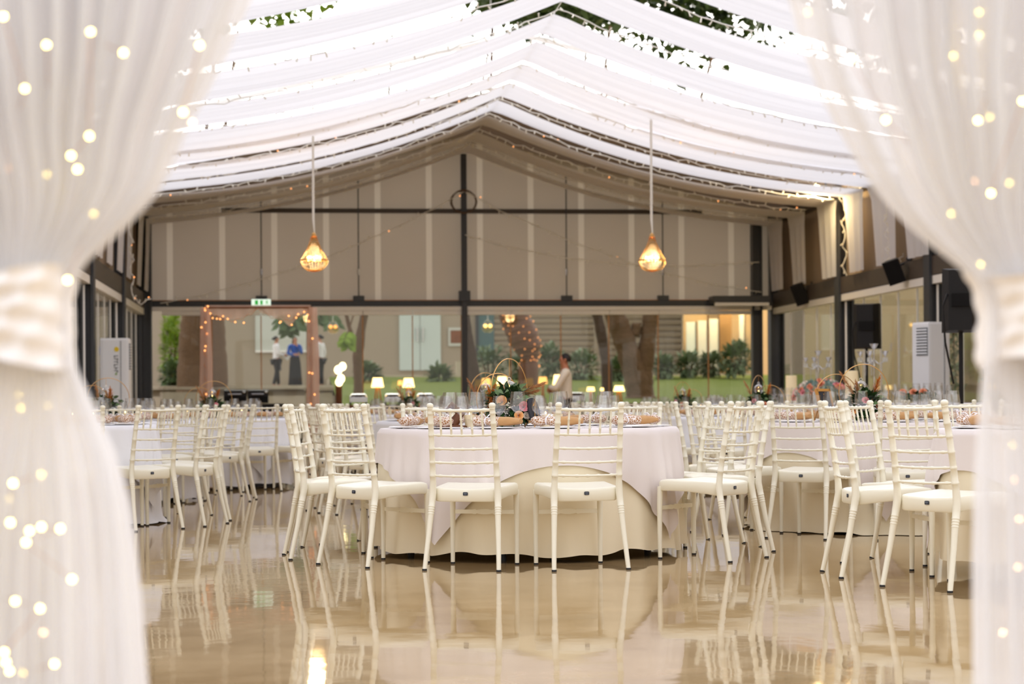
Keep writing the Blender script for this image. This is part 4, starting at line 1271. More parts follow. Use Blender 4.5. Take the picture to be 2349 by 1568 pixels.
def person(label, loc, rz, H, arms, top_m, bottom, skin, hairkind, legs=None, lean=0.0):
    """arms: {'l': (elbow, wrist, hand direction), 'r': ...} in body space; +Y is the way the body faces"""
    k = H / 1.70
    t = thing('person', label, 'person', loc, rz)
    V = lambda x, y, z: Vector((x * k, (y + lean * max(0, z - .9)) * k, z * k))
    J = {}; E = []
    def j(n, p, r): J[n] = (p, r * k if not isinstance(r, tuple) else tuple(q * k for q in r))
    j('pelvis', V(0, 0, .93), (.145, .105)); j('waist', V(0, .005, 1.07), (.120, .09)); j('chest', V(0, .0, 1.26), (.145, .105)); j('collar', V(0, -.01, 1.385), (.085, .07))
    j('neck', V(0, .0, 1.45), .052); j('jaw', V(0, .022, 1.525), (.060, .066)); j('brow', V(0, .010, 1.60), (.074, .088)); j('crown', V(0, .0, 1.665), (.055, .065))
    E += [('pelvis', 'waist'), ('waist', 'chest'), ('chest', 'collar'), ('collar', 'neck'), ('neck', 'jaw'), ('jaw', 'brow'), ('brow', 'crown')]
    j('nose', V(0, .108, 1.565), .010); E.append(('brow', 'nose'))
    legs = legs or {'l': ((-.095, .02, .50), (-.10, -.01, .09)), 'r': ((.095, .02, .50), (.10, -.01, .09))}
    for s, sx in (('l', -1), ('r', 1)):
        j('sh' + s, V(sx * .175, 0, 1.37), .056); E.append(('collar', 'sh' + s))
        el, wr, hd = arms[s]
        j('el' + s, V(*el), .042); j('wr' + s, V(*wr), .029); E += [('sh' + s, 'el' + s), ('el' + s, 'wr' + s)]
        hand(J, E, 'wr' + s, hd, (0, 0, 1) if abs(hd[2]) < .7 else (0, 1, 0))
        kn, an = legs[s]
        j('hip' + s, V(sx * .085, 0, .86), .088); j('kn' + s, V(*kn), .058); j('an' + s, V(*an), .040)
        j('toe' + s, V(an[0], an[1] + .14, .03), (.038, .026)); E += [('pelvis', 'hip' + s), ('hip' + s, 'kn' + s), ('kn' + s, 'an' + s), ('an' + s, 'toe' + s)]
    skin_body('body', J, E, skin, t, 2, 'pelvis')
    # face
    b = MB()
    for sx in (-1, 1):
        b.ball(V(sx * .029, .083, 1.585), .010 * k, 6, 5)
    b.build('eyes', 'hair', t)
    b = MB()
    for sx in (-1, 1): b.ball(V(sx * .078, .0, 1.572), .02 * k, 8, 6, (.45, 1, 1.4))
    b.build('ears', skin, t)
    b = MB(); b.tube([V(-.022, .085, 1.527), V(0, .090, 1.525), V(.022, .085, 1.527)], .0055 * k, 6); b.build('mouth', 'rose_pink', t)
    # clothes grow over the same skeleton, a little larger
    up = ['waist', 'chest', 'collar', 'shl', 'shr', 'ell', 'elr', 'wrl', 'wrr', 'pelvis']
    JT = {q: (J[q][0], tuple(c + .016 * k for c in J[q][1]) if isinstance(J[q][1], tuple) else J[q][1] + .013 * k) for q in up}
    for s in 'lr': JT['wr' + s] = (J['el' + s][0].lerp(J['wr' + s][0], .93), .040 * k)
    JT['waist'] = (J['waist'][0], (.138 * k, .108 * k))
    skin_body('shirt', JT, [e for e in E if e[0] in up and e[1] in up], top_m, t, 2, 'waist')
    if bottom == 'skirt':
        b = MB(); b.lathe([(.150 * k, 1.02 * k), (.158 * k, .95 * k), (.178 * k, .80 * k), (.20 * k, .4 * k), (.225 * k, .05 * k), (.215 * k, .05 * k)], 28, (0, 0, 0), lambda i, q: (.008 * i * sin(7 * q)) * .6); b.build('long_skirt', 'cloth_black', t)
    else:
        lo = ['pelvis', 'hipl', 'hipr', 'knl', 'knr', 'anl', 'anr']
        JB = {q: (J[q][0], tuple(c + .018 * k for c in J[q][1]) if isinstance(J[q][1], tuple) else J[q][1] + .018 * k) for q in lo}
        skin_body('trousers', JB, [e for e in E if e[0] in lo and e[1] in lo], 'cloth_black', t, 2, 'pelvis')
        for s in 'lr':
            a, c = J['an' + s][0], J['toe' + s][0]
            b = MB(); b.ball((a + c) / 2 + Vector((0, 0, -.015 * k)), .05 * k, 12, 8, (.95, 2.3, .75)); b.build('shoe', 'shoe', t)
    if bottom == 'apron':
        b = MB(); b.grid(lambda u, v: V((-.2 + .4 * u) * 1.0, .135 + .03 * v - .09 * (2 * u - 1) ** 2, .98 - .42 * v), 12, 8); b.build('waist_apron', 'apron_grey', t)
    b = MB()
    def cap(w, d, front):
        return lambda u, v: V(w * sin(v * pi * .62) * cos(u * 2 * pi), -.010 + d * sin(v * pi * .62) * sin(u * 2 * pi) - .02 * max(0, sin(u * 2 * pi)) * v, 1.592 + .094 * cos(v * pi * (.66 - front * max(0, sin(u * 2 * pi)))))
    if hairkind == 'short':
        b.grid(cap(.072, .086, .16), 24, 10, True)
    elif hairkind == 'bun':
        b.grid(cap(.074, .088, .16), 24, 10, True)
        b.ball(V(0, -.105, 1.59), .040 * k, 10, 8)
    else:
        b.grid(cap(.077, .090, .16), 24, 10, True)
        b.tube([V(0, -.055, 1.59), V(0, -.080, 1.48), V(0, -.100, 1.34), V(0, -.100, 1.22)], [.078 * k, .085 * k, .082 * k, .045 * k], 14, flat=.55)
    b.build('hair', 'hair', t, ang=180)
    return t

# ------------------------------------------------------------------ garden, terrace and house behind the glass
b = MB(); b.box((3, 60, -.26), (220, 260, .3)); struct('ground', b, 'asphalt')
def terrain(x, y):
    t = max(0.0, min(1.0, (y - 39.5) / 24.0))
    return .45 + 1.30 * t + .03 * sin(x * .9) * sin(y * .7)
b = MB(); x0, x1 = 0.9, 26.0
b.grid(lambda u, v: (lerp(x0, x1, u), lerp(39.3, 63.5, v), terrain(lerp(x0, x1, u), lerp(39.3, 63.5, v))), 40, 30)
o = struct('lawn', b, 'grass', smooth=True)
b = MB(); b.box((13.4, 39.35, .2), (25.1, .16, .6)); struct('trim_6', b, 'stone')
# raised terrace on the left with steps
TZ = at(650, 889, 62).z
b = MB(); b.box((-9.0, 62.5, TZ / 2), (19.6, 15.0, TZ)); struct('floor_terrace', b, 'terrace')
for k in range(4):
    b = MB(); b.box((-2.5 + .1 * k, 54.4 - .42 * (4 - k) + .2, TZ * (k + 1) / 10), (7.5, .46, TZ * (k + 1) / 5)); o = struct('floor_step', b, 'terrace')
b = MB(); b.box((-9.0, 54.9, TZ - .04), (19.8, .3, .10)); struct('trim_7', b, 'stone')
# house wall and its features (plane of the wall at y = 70)
WY = 70.0
b = MB(); b.box((2.0, WY + .125, 4.2), (48, .3, 8.4)); struct('wall_house', b, 'plaster')
def flat(name, u0, v0, u1, v1, Y, th, m_, label, cat, parts=None):
    a, c = at(u0, v1, Y), at(u1, v0, Y)
    t = thing(name, label, cat, ((a.x + c.x) / 2, Y, a.z))
    w_, h_ = c.x - a.x, c.z - a.z
    return t, w_, h_
def louvres(u0, u1, v0, v1, Y, label):
    a, c = at(u0, v1, Y), at(u1, v0, Y)
    t = thing('louvred_screen', label, 'screen', ((a.x + c.x) / 2, Y, a.z))
    w_, h_ = c.x - a.x, c.z - a.z
    b = MB(); n = int(h_ / .20)
    for k in range(n): b.box((0, 0, (k + .5) * h_ / n), (w_, .05, h_ / n * .62), Matrix.Rotation(.35, 3, 'X'))
    b.build('slats', 'louvre', t, smooth=False)
    b = MB()
    for x in (-w_ / 2, w_ / 2): b.box((x, .02, h_ / 2), (.12, .12, h_))
    b.build('frame', 'louvre', t, smooth=False)
louvres(1130, 1365, 690, 860, WY - .10, 'taupe louvred screen on the house behind the fairy-lit trunk')
louvres(1395, 1566, 690, 858, WY - .10, 'taupe louvred screen on the house behind the forked tree')
a, c = at(586, 806, WY - .1), at(702, 690, WY - .1)
t = thing('projection_screen', 'pale blank screen on the house wall behind the women', 'screen', ((a.x + c.x) / 2, WY - .07, a.z))
b = MB(); b.box((0, 0, (c.z - a.z) / 2), (c.x - a.x, .06, c.z - a.z)); b.build('sheet', 'panel_pale', t, smooth=False)
b = MB(); b.box((0, -.02, 0), (c.x - a.x, .09, .06)); b.build('bottom_bar', 'alu_white', t, smooth=False)
a, c = at(916, 849, WY - .1), at(1011, 690, WY - .1)
o = thing('door_1', 'pale blue-white double door in the house wall', 'door', ((a.x + c.x) / 2, WY - .07, a.z)); 
w_, h_ = c.x - a.x, c.z - a.z
for s in (-1, 1):
    b = MB(); b.box((s * w_ / 4, 0, h_ / 2), (w_ / 2 - .02, .08, h_)); q = b.build('leaf', 'pale_blue', o, smooth=False)
    b = MB(); b.tube([(s * .1, -.08, 1.0), (s * .1, -.08, 1.5)], .025, 8); b.build('handle', 'chrome', q)
a, c = at(1029, 793, WY - .1), at(1064, 751, WY - .1)
t = thing('framed_picture', 'small red-brown picture in a pale frame on the house wall', 'picture', ((a.x + c.x) / 2, WY - .07, a.z)); w_, h_ = c.x - a.x, c.z - a.z
b = MB(); b.box((0, 0, h_ / 2), (w_, .05, h_)); b.build('frame', 'panel_pale', t, smooth=False)
b = MB(); b.box((0, -.03, h_ / 2), (w_ * .74, .02, h_ * .70)); b.build('canvas', 'canvas_red', t, smooth=False)
a, c = at(1096, 830, WY - .3), at(1134, 690, WY - .3)
t = thing('teal_panel', 'dark teal door panel on the house beside the louvres', 'panel', ((a.x + c.x) / 2, WY - .10, a.z)); w_, h_ = c.x - a.x, c.z - a.z
b = MB(); b.box((0, 0, h_ / 2), (w_, .1, h_)); b.build('leaf', 'teal_panel', t, smooth=False)
b = MB(); b.box((-w_ / 2, -.02, h_ / 2), (.1, .12, h_)); b.build('jamb', 'steel_dark', t, smooth=False)
b = MB(); b.box((13.4, 66.8, .85), (25, 6.6, 1.78)); struct('ground_bed', b, 'stone')
# lit wing on the right with glass screens
a, c = at(1570, 862, 66), at(1770, 690, 66)
b = MB(); b.box(((a.x + c.x) / 2, 66.2, 4.0), (c.x - a.x, .2, 8.0)); struct('wall_lit_wing', b, 'plaster_warm')
for k, (u0, u1, v0, m_) in enumerate(((1574, 1598, 738, 'pale_blue'), (1601, 1624, 735, 'panel_pale'), (1627, 1650, 731, 'panel_pale'), (1696, 1709, 722, 'panel_pale'))):
    a, c = at(u0, 860, 65.0), at(u1, v0, 65.0)
    t = thing('glass_screen', ('greenish glass screen leftmost on the lit wing', 'glowing white screen second from the left on the lit wing', 'glowing white screen left of the brown strip on the lit wing', 'narrow pale panel at the right end of the lit wing')[k], 'screen', ((a.x + c.x) / 2, 65, a.z), 0, 'upright screens on the lit wing')
    w_, h_ = c.x - a.x, c.z - a.z
    b = MB(); b.box((0, 0, h_ / 2), (w_ - .02, .04, h_)); b.build('pane', m_, t, smooth=False)
    b = MB(); b.box((w_ / 2 - .02, -.01, h_ / 2), (.04, .07, h_)); b.build('post', 'steel_brown', t, smooth=False)
a = at(1665, 860, 65.4)
b = MB(); b.box((a.x, 65.5, 3.6), (.42, .2, 7)); struct('trim_8', b, 'plaster_ochre')
for u, Y, en in ((1700, 64.2, 110), (1610, 64.0, 60)):
    p = at(u, 700, Y); l = bpy.data.lights.new('wing_downlight', 'POINT'); l.energy = en; l.color = (1, .70, .36); l.shadow_soft_size = .15
    lo = thing('wall_lamp', 'round downlight over the %s end of the lit wing' % ('right' if u > 1650 else 'left'), 'lamp', (p.x, Y, p.z + .35))
    b = MB(); b.lathe([(0, .0), (.12, 0), (.12, .12), (0, .12)], 16); b.build('housing', 'steel_brown', lo)
    b = MB(); b.lathe([(0, -.01), (.09, -.01), (.09, 0)], 16); b.build('lens', 'lamp_glow', lo)
    b = MB(); b.box((0, .9 if u > 1650 else 1.0, .06), (.05, 1.9, .05)); b.build('bracket', 'steel_brown', lo)
    q = bpy.data.objects.new('wing_downlight', l); COL.objects.link(q); q.parent = lo; q.location = (0, 0, -.1)
# low garden wall
a, c = at(1040, 0, 64.3), at(1360, 0, 64.3)
b = MB(); b.box(((a.x + c.x) / 2, 64.3, 1.7), (c.x - a.x, .3, 1.1)); struct('wall_garden', b, 'stone')
a, c = at(840, 0, 63.6), at(1730, 0, 63.6)
b = MB(); b.box(((a.x + c.x) / 2, 63.9, 1.64), (c.x - a.x, .5, .35)); struct('trim_9', b, 'stone')

def bush(u0, u1, v0, v1, Y, label, seed, m_='leaf_bush', n=420, nm='shrub'):
    a, c = at(u0, v1, Y), at(u1, v0, Y); rg = random.Random(seed)
    wd, h = (c.x - a.x) / 2, c.z - a.z
    t = thing(nm, label, 'shrub', ((a.x + c.x) / 2, Y, a.z), 0, 'garden shrubs')
    b = MB()
    for k in range(7):
        q = k * .9; b.tube([(0, 0, 0), (wd * .35 * cos(q), wd * .35 * sin(q), h * .5), (wd * .6 * cos(q), wd * .5 * sin(q), h * .85)], [.03, .02, .01], 5)
    b.build('stems', 'bark', t)
    b = MB()
    for k in range(n):
        d = Vector((rg.gauss(0, 1), rg.gauss(0, 1), rg.gauss(0, 1))).normalized(); rr = rg.uniform(.45, 1.05) * (1 + .18 * sin(d.x * 5 + seed) * sin(d.z * 6))
        p = Vector((d.x * wd * rr, d.y * min(wd, .8) * rr, h * .55 + d.z * h * .48 * rr)); p.z = max(.04, p.z)
        b.leaf(p, (d + Vector((rg.uniform(-.5, .5), rg.uniform(-.5, .5), rg.uniform(-.2, .6)))), (0, 0, 1), rg.uniform(.16, .28), rg.uniform(.07, .13))
    tag(b.build('foliage', m_, t), kind='stuff')
bush(985, 1035, 845, 890, 60, 'olive-green shrub left of the centre post beyond the glass', 1)
bush(1085, 1160, 800, 885, 62, 'loose shrub under the glowing basket behind the centre table', 2)
bush(1165, 1225, 812, 880, 61, 'shrub below the fairy-lit trunk', 3)
bush(1232, 1290, 795, 860, 62.5, 'shrub right of the fairy-lit trunk, behind the waiter', 4)
bush(1300, 1372, 810, 885, 61.5, 'shrub between the waiter and the thin dark trunk', 5)
bush(1402, 1440, 825, 880, 60, 'small shrub at the left foot of the forked tree', 6)
bush(1506, 1542, 820, 868, 60.5, 'small round shrub right of the forked tree', 7)
bush(1556, 1604, 815, 868, 61, 'round shrub before the greenish glass screen', 8)
bush(1606, 1652, 815, 862, 61.5, 'round shrub before the glowing screens', 9)
bush(1655, 1722, 790, 862, 60.5, 'tallest round shrub at the right end of the lawn', 10, n=700)
bush(372, 420, 838, 888, 57, 'dark green hedge clump beside the far left corner post', 11, 'leaf_outdoor')
bush(822, 870, 840, 880, 60, 'faint shrub behind the left buffet lamps', 12)

def limb(b, pts, r, n=12, rough=.12, seed=0):
    rg = random.Random(seed); P = [Vector(p) for p in pts]
    out = []; rr = []
    for i in range(len(P) - 1):
        for k in range(6):
            f = k / 6; out.append(P[i].lerp(P[i + 1], f)); rr.append(lerp(r[i], r[i + 1], f) * rg.uniform(1 - rough, 1 + rough))
    out.append(P[-1]); rr.append(r[-1])
    b.tube(out, rr, n)
def px_limb(b, pts, Y, n=12, seed=0, org=Vector((0, 0, 0))):
    """trunk laid out from photo outlines: (u, v, width in px)"""
    P = []; r = []
    for u, v, w_ in pts:
        p = at(u, v, Y); P.append(p - org); r.append(w_ / 2 * Y / FPX * 1.0)
    limb(b, P, r, n, .08, seed)
def crown(b, c, rad, n, rg, size=.42, clumps=22):
    cs = []
    for k in range(clumps):
        d = Vector((rg.gauss(0, 1), rg.gauss(0, 1), rg.gauss(0, .7))).normalized() * rg.uniform(.35, 1.0)
        cs.append(Vector(c) + Vector((d.x * rad[0], d.y * rad[1], d.z * rad[2])))
    for k in range(n):
        q = cs[rg.randrange(clumps)]
        p = q + Vector((rg.gauss(0, .34), rg.gauss(0, .34), rg.gauss(0, .24))) * rad[0] * .5
        b.leaf(p, (rg.uniform(-1, 1), rg.uniform(-1, 1), rg.uniform(-.7, .3)), (rg.uniform(-.5, .5), rg.uniform(-.5, .5), 1), rg.uniform(.6, 1.2) * size, size * rg.uniform(.4, .6))
def tree(label, Y, limbs, cr, seed, m_='bark', leaf='leaf_outdoor', nleaf=3600, lit=0):
    rg = random.Random(seed)
    p0 = at(limbs[0][0][0], limbs[0][0][1], Y)
    gz = terrain(p0.x, Y) if p0.x > x0 and Y < 63 else (TZ if Y >= 55 else -.1)
    t = thing('tree', label, 'tree', (p0.x, Y, gz - .05))
    org = Vector(t.location)
    b = MB()
    for i, l_ in enumerate(limbs):
        if i == 0:
            w_ = l_[0][2]; base = org.copy(); P = [Vector((0, 0, 0))]; r = [w_ * .62 * Y / FPX]
            for u, v, w2 in l_: P.append(at(u, v, Y) - org); r.append(w2 / 2 * Y / FPX)
            limb(b, P, r, 14, .07, seed)
        else: px_limb(b, l_, Y, 12, seed + i, org)
    tr = b.build('trunk', m_, t, ang=180)
    if cr:
        b = MB()
        for c, rad in cr: crown(b, Vector(c) - org, rad, nleaf, rg)
        tag(b.build('foliage', leaf, t), kind='stuff')
    return t
YT = 50.0
def up(u, v, dz, Y): p = at(u, v, Y); return (p.x, Y, p.z + dz)
tree('forked tree with two thick trunks on the lawn', YT, [[(1470, 905, 66), (1455, 850, 58), (1432, 780, 52), (1415, 735, 50), (1400, 690, 42), (1380, 560, 36), (1360, 380, 10), (1400, 60, 6)], [(1475, 900, 50), (1478, 850, 40), (1486, 780, 38), (1492, 730, 36), (1510, 640, 32), (1560, 400, 10), (1650, 70, 6)], [(1455, 770, 26), (1462, 745, 24), (1464, 748, 18)]],
     [((10.0, 54, 13.0), (4.5, 4, 2.0)), ((15.0, 55, 12.6), (4.0, 4, 2.0))], 31, 'bark', 'leaf_outdoor', 4200)
tree('thin dark leaning trunk left of the forked tree', 49, [[(1394, 905, 26), (1390, 830, 24), (1380, 770, 24), (1370, 720, 24), (1352, 620, 22), (1330, 400, 9), (1345, 90, 6)]], [((6.3, 53, 12.2), (2.2, 3, 1.5))], 32, 'bark_dark', 'leaf_outdoor', 2600)
tree('dark curved trunk right beside the centre post', 48, [[(1092, 900, 34), (1082, 830, 28), (1074, 770, 22), (1068, 720, 18), (1062, 600, 16), (1070, 400, 8), (1130, 60, 5)]], [((7.4, 52, 12.6), (2.6, 3, 1.6))], 33, 'bark_dark', 'leaf_outdoor', 2600)
branch_tree = tree('branching trunk behind the buffet lamps left of centre', 52, [[(822, 885, 20), (820, 830, 22), (822, 800, 26), (828, 760, 20), (838, 710, 18), (850, 600, 14), (880, 420, 8), (900, 80, 5)], [(820, 805, 14), (808, 775, 11), (800, 745, 9), (793, 715, 8), (780, 640, 7)]],
     [((-1.4, 56, 12.8), (2.2, 3, 1.7)), ((-4.4, 56, 12.0), (2.4, 3, 1.8))], 34, 'bark', 'leaf_sunny', 1900)
tree('thick twin-looking trunk by the far left corner', 54, [[(440, 890, 66), (440, 800, 60), (446, 720, 58), (452, 600, 50), (470, 330, 12), (500, 60, 7)], [(500, 888, 44), (498, 800, 42), (494, 720, 40), (490, 600, 34), (512, 330, 10), (545, 70, 6)]], [((-6.5, 58, 12.0), (2.6, 3, 2.2))], 35, 'bark', 'leaf_outdoor', 1500)
# trunk wound with fairy lights
p = at(1210, 840, 56)
t = thing('tree', 'broad trunk wound with tiny orange fairy lights', 'tree', (p.x, 56, terrain(p.x, 56) - .05))
org = Vector(t.location); b = MB()
P = [Vector((0, 0, 0))]; r = [48 / 2 * 56 / FPX]
tl = [(1214, 818, 44), (1210, 795, 66), (1200, 770, 72), (1188, 745, 70), (1176, 715, 66), (1150, 600, 60), (1120, 400, 12), (1130, 60, 7)]
for u, v, w_ in tl: P.append(at(u, v, 56) - org); r.append(w_ / 2 * 56 / FPX)
limb(b, P, r, 16, .06, 3); b.build('trunk', 'wood_brown', t, ang=180)
b = MB(); crown(b, Vector((7.6, 60, 14.0)) - org, (3.2, 3.5, 1.7), 2200, random.Random(5)); tag(b.build('foliage', 'leaf_outdoor', t), kind='stuff')
rg = random.Random(12)
ls = thing('string_light', 'tiny orange fairy lights wound round the broad trunk outside', 'string light', (p.x, 56, terrain(p.x, 56) + .3))
o2 = Vector(ls.location); b = MB(); wind = []
for k in range(260):
    f = k / 259; z_ = lerp(.6, 3.4, f) ; q = f * 2 * pi * 14
    # follow the trunk axis
    zt = z_ + terrain(p.x, 56)
    i = 1
    while i < len(P) - 2 and P[i + 1].z + org.z < zt: i += 1
    f2 = (zt - org.z - P[i].z) / max(.01, P[i + 1].z - P[i].z); f2 = max(0, min(1, f2))
    c = P[i].lerp(P[i + 1], f2) + org; rr = lerp(r[i], r[i + 1], f2) * 1.06
    wind.append(Vector((c.x + rr * cos(q), c.y + rr * sin(q), zt)) - o2)
b.tube(wind, .006, 4); b.build('wire', 'wire_copper', ls)
b = MB(); b.ball((0, 0, 0), .015, 6, 5); proto = b.build('bulb', 'fairy_small', ls); proto.location = wind[0]
vis = [w_ for k, w_ in enumerate(wind) if sin(k / 259 * 28 * pi) < .35]
for k in range(95):
    q = proto.copy(); COL.objects.link(q); q.parent = ls; q.location = vis[min(len(vis) - 1, int(k * len(vis) / 95 + rg.uniform(-1, 1)))] + Vector((0, 0, rg.uniform(-.09, .09)))
# hanging leafy twigs in front of the screen
def twig(u, v, Y, label, n, seed, wd, h, m_):
    # a low bough of the branching tree
    rg = random.Random(seed); t = branch_tree; org = at(u, v, Y) - Vector(t.location); b = MB(); b2 = MB()
    for k in range(n):
        q = rg.uniform(-1.2, 1.2); tip = Vector((sin(q) * wd * rg.uniform(.4, 1), rg.uniform(-.3, .3), -h * cos(q) * rg.uniform(.5, 1)))
        b.tube([(0, 0, 0), tip * .5 + Vector((0, 0, h * .16)), tip], [.012, .008, .003], 4)
        for j in range(13):
            f = .2 + .8 * j / 12; c = (tip * .5 + Vector((0, 0, h * .16))) * (2 * f * (1 - f)) + tip * f * f
            for s in (-1, 1): b2.leaf(c, Vector((cos(q) * s, rg.uniform(-.4, .4), -.35)), (0, -1, .3), .22, .075)
    tr = at(838, 700, 52) - at(u, v, Y)
    b.tube([(0, 0, 0), tr * .3 + Vector((0, 0, .25)), tr * .7 + Vector((0, 0, .3)), tr], [.02, .03, .04, .05], 6)
    q = b.build('branch', 'bark', t); q.location = org; q2 = b2.build('leaves', m_, q); tag(q2, kind='stuff')
twig(668, 716, 49, 'dark green feathery leaves hanging in front of the pale screen', 11, 2, .55, .62, 'leaf_outdoor')
twig(752, 712, 50, 'green feathery leaves hanging right of the lit arch', 8, 3, .55, .5, 'leaf_outdoor')
twig(800, 760, 51, 'bright yellow-green leaves on the branching trunk', 5, 4, .35, .45, 'leaf_sunny')
# backlit greenery in the far left gap
bush(372, 418, 722, 905, 66, 'sunlit green foliage in the gap by the far left corner', 40, 'leaf_sunny', 900, 'leafy_bush')
# planter boxes / benches on the left of the steps
for k, (u0, u1, v0, v1) in enumerate(((370, 455, 888, 925), (700, 762, 890, 925))):
    a, c = at(u0, v1, 44), at(u1, v0, 44)
    t = thing('stone_bench', 'pale stone block bench %s' % ('by the far left corner post' if k == 0 else 'right of the lit arch'), 'bench', ((a.x + c.x) / 2, 44, -.1))
    b = MB(); b.box((0, 0, c.z / 2), (c.x - a.x, .7, c.z)); b.build('block', 'stone', t, smooth=False)
    b = MB(); b.box((0, 0, c.z + .08), (c.x - a.x + .06, .76, .06)); b.build('top_slab', 'terrace', t, smooth=False)
# chandelier-like glows in the back glass, built as baskets hung beyond it
for k, (u, v) in enumerate(((764, 752), (1119, 750))):
    p = at(u, v, 46); t = thing('glow_basket', 'small chandelier-like glowing basket beyond the back glass %s of the centre post' % ('left' if k == 0 else 'right'), 'lamp', p)
    b = MB()
    b.lathe([(.03, .17), (.06, .14), (.13, .04), (.145, .0), (.12, -.08), (.06, -.125), (.0, -.13)], 18)
    b.build('basket', 'amber_crystal', t)
    for s in (-1, 1):
        b = MB(); b.ball((s * .055, 0, .03), .045, 8, 6); b.build('bulb', 'lamp_orange' if k == 0 else 'lamp_glow', t)
    b = MB(); b.tube([(0, 0, .15), (0, 0, 4.5), (.2, .5, 8.5)], .008, 5); b.build('cord', 'wire_white', t)
# side surroundings seen through the side glass
b = MB(); b.box((XR + 3.6, 30, 3), (.3, 40, 6)); struct('wall_neighbour', b, 'plaster_warm')
b = MB(); b.box((XL - 5.0, 30, 3), (.3, 40, 6)); struct('wall_left_garden', b, 'plaster_ochre')
for k, (y, lab) in enumerate(((37.5, 'climbing plant outside the far right glass bay'), (35.2, 'taller climbing plant outside the far right glass bay'), (31.2, 'climbing plant behind the black speaker outside the right glass'), (29.2, 'climbing plant outside the glass beside the white cooling unit'))):
    rg = random.Random(60 + k); t = thing('climbing_plant', lab, 'plant', (XR + 3.2, y, -.1), 0, 'climbing plants on the neighbouring wall'); b = MB(); b2 = MB()
    H = rg.uniform(2.3, 3.1)
    b2.tube([(0, 0, 0), (.05, .05, 1), (-.03, -.05, H)], [.03, .02, .01], 5)
    for j in range(340):
        z_ = H * rg.random() ** .8; wd = .30 * (1 - .4 * z_ / H) + .1
        b.leaf((rg.uniform(-.15, .1), rg.gauss(0, wd * .6), z_ + .05), (rg.uniform(-1, .2), rg.uniform(-1, 1), rg.uniform(-.8, .3)), (-1, 0, .3), .14, .08)
    b2.build('stem', 'bark', t); tag(b.build('foliage', 'leaf_outdoor', t), kind='stuff')

# people outside and the waiter
def standing(u, vf, Y): p = at(u, vf, Y); return Vector((p.x, Y, TZ))
person('person in white shirt, grey apron and black trousers holding a sheet of paper', standing(634, 889, 62), radians(-75), 1.62, {'l': ((-.20, .02, 1.10), (-.10, .25, 1.05), (.2, 1, 0)), 'r': ((.20, .03, 1.10), (.10, .26, 1.06), (-.2, 1, 0))}, 'shirt_white', 'apron', 'skin', 'bun',
       {'l': ((-.09, .06, .50), (-.09, .10, .09)), 'r': ((.09, .0, .50), (.09, -.12, .09))})
b = MB(); b.grid(lambda u, v: (-.11 + .22 * u, .012 * sin(3 * u), .30 * v - .15), 4, 4); q = b.build('paper_sheet', 'paper'); 
pp = standing(634, 889, 62); q.location = pp + Vector((.34, -.02, 1.02)); q.rotation_euler = (radians(25), radians(35), 0)
tag(q, 'white sheet of paper held between the two women', 'paper')
person('person in bright blue jacket and long black skirt with one hand raised to the chin', standing(677, 889, 62), radians(-170), 1.60, {'l': ((-.22, .06, 1.12), (-.02, .19, 1.40), (.1, .1, 1)), 'r': ((.23, .02, 1.11), (.05, .20, 1.09), (-1, .2, 0))}, 'jacket_blue', 'skirt', 'skin', 'long')
person('person in white shirt and dark trousers half hidden behind the arch drape', standing(735, 889, 62), radians(60), 1.66, {'l': ((-.21, -.03, 1.12), (-.17, .12, .98), (0, .6, -.8)), 'r': ((.21, -.05, 1.12), (.19, -.02, .90), (0, .2, -1))}, 'shirt_white', 'trousers', 'skin', 'bun')
pw_ = at(1299, 900, 33.2)
person('person with short dark hair, white shirt and dark apron, arms folded, beside the buffet lamps', (pw_.x, 33.2, 0), radians(82), 1.75, {'l': ((-.23, .17, 1.09), (.03, .27, 1.14), (1, .1, -.1)), 'r': ((.23, .17, 1.08), (-.02, .26, 1.07), (-1, .2, .1))}, 'shirt_cream', 'apron', 'skin_dark', 'short', None, .02)
# ------------------------------------------------------------------ fairy-lit arch
YA = 30.6
a, c = at(472, 900, YA), at(713, 705, YA)
t = thing('wedding_arch', 'slim arch wrapped in pinkish tulle near the exit', 'arch', ((a.x + c.x) / 2, YA, 0))
w2 = (c.x - a.x) / 2; H = c.z
b = MB(); b.tube([(-w2, 0, 0), (-w2, 0, H), (w2, 0, H), (w2, 0, 0)], .028, 6); b.build('frame', 'wood_brown', t)
def sleeve(x):
    b = MB(); b.grid(lambda u, v: (x + (.062 + .016 * sin(5 * u * 2 * pi + v * 4)) * cos(u * 2 * pi) * (1 + .35 * sin(v * pi)), .06 * sin(u * 2 * pi), H * (1 - v * .97)), 30, 30, True)
    b.build('tulle_wrap', 'tulle', t, ang=180)
sleeve(-w2); sleeve(w2 + .02)
b = MB()
def sw(u, v):
    x = lerp(-w2, w2, u); s = abs(sin(u * 2 * pi)) ; dip = .06 + .16 * s + (.12 * max(0, 1 - abs(u - .8) / .08))
    return (x, .03 * sin(u * 40) * v, H + .04 - v * dip)
b.grid(sw, 80, 6); b.build('tulle_swag', 'tulle', t, ang=180)
rg = random.Random(4)
ls = thing('string_light', 'orange fairy lights wound through the tulle of the arch', 'string light', ((a.x + c.x) / 2, YA, 0))
path = [(-w2 + .03 * sin(k * 2.2), -.05 + .03 * cos(k * 2.2), .5 + (H - .5) * k / 30) for k in range(31)] + [(lerp(-w2, w2, k / 40), -.05, H - .02 - .18 * abs(sin(k / 40 * 2 * pi)) + .02 * sin(k * 1.7)) for k in range(41)] + [(w2 + .04 * sin(k * 1.9), -.05, H - (H - .5) * k / 30) for k in range(31)]
b = MB(); b.tube(path, .004, 4); b.build('wire', 'wire_copper', ls)
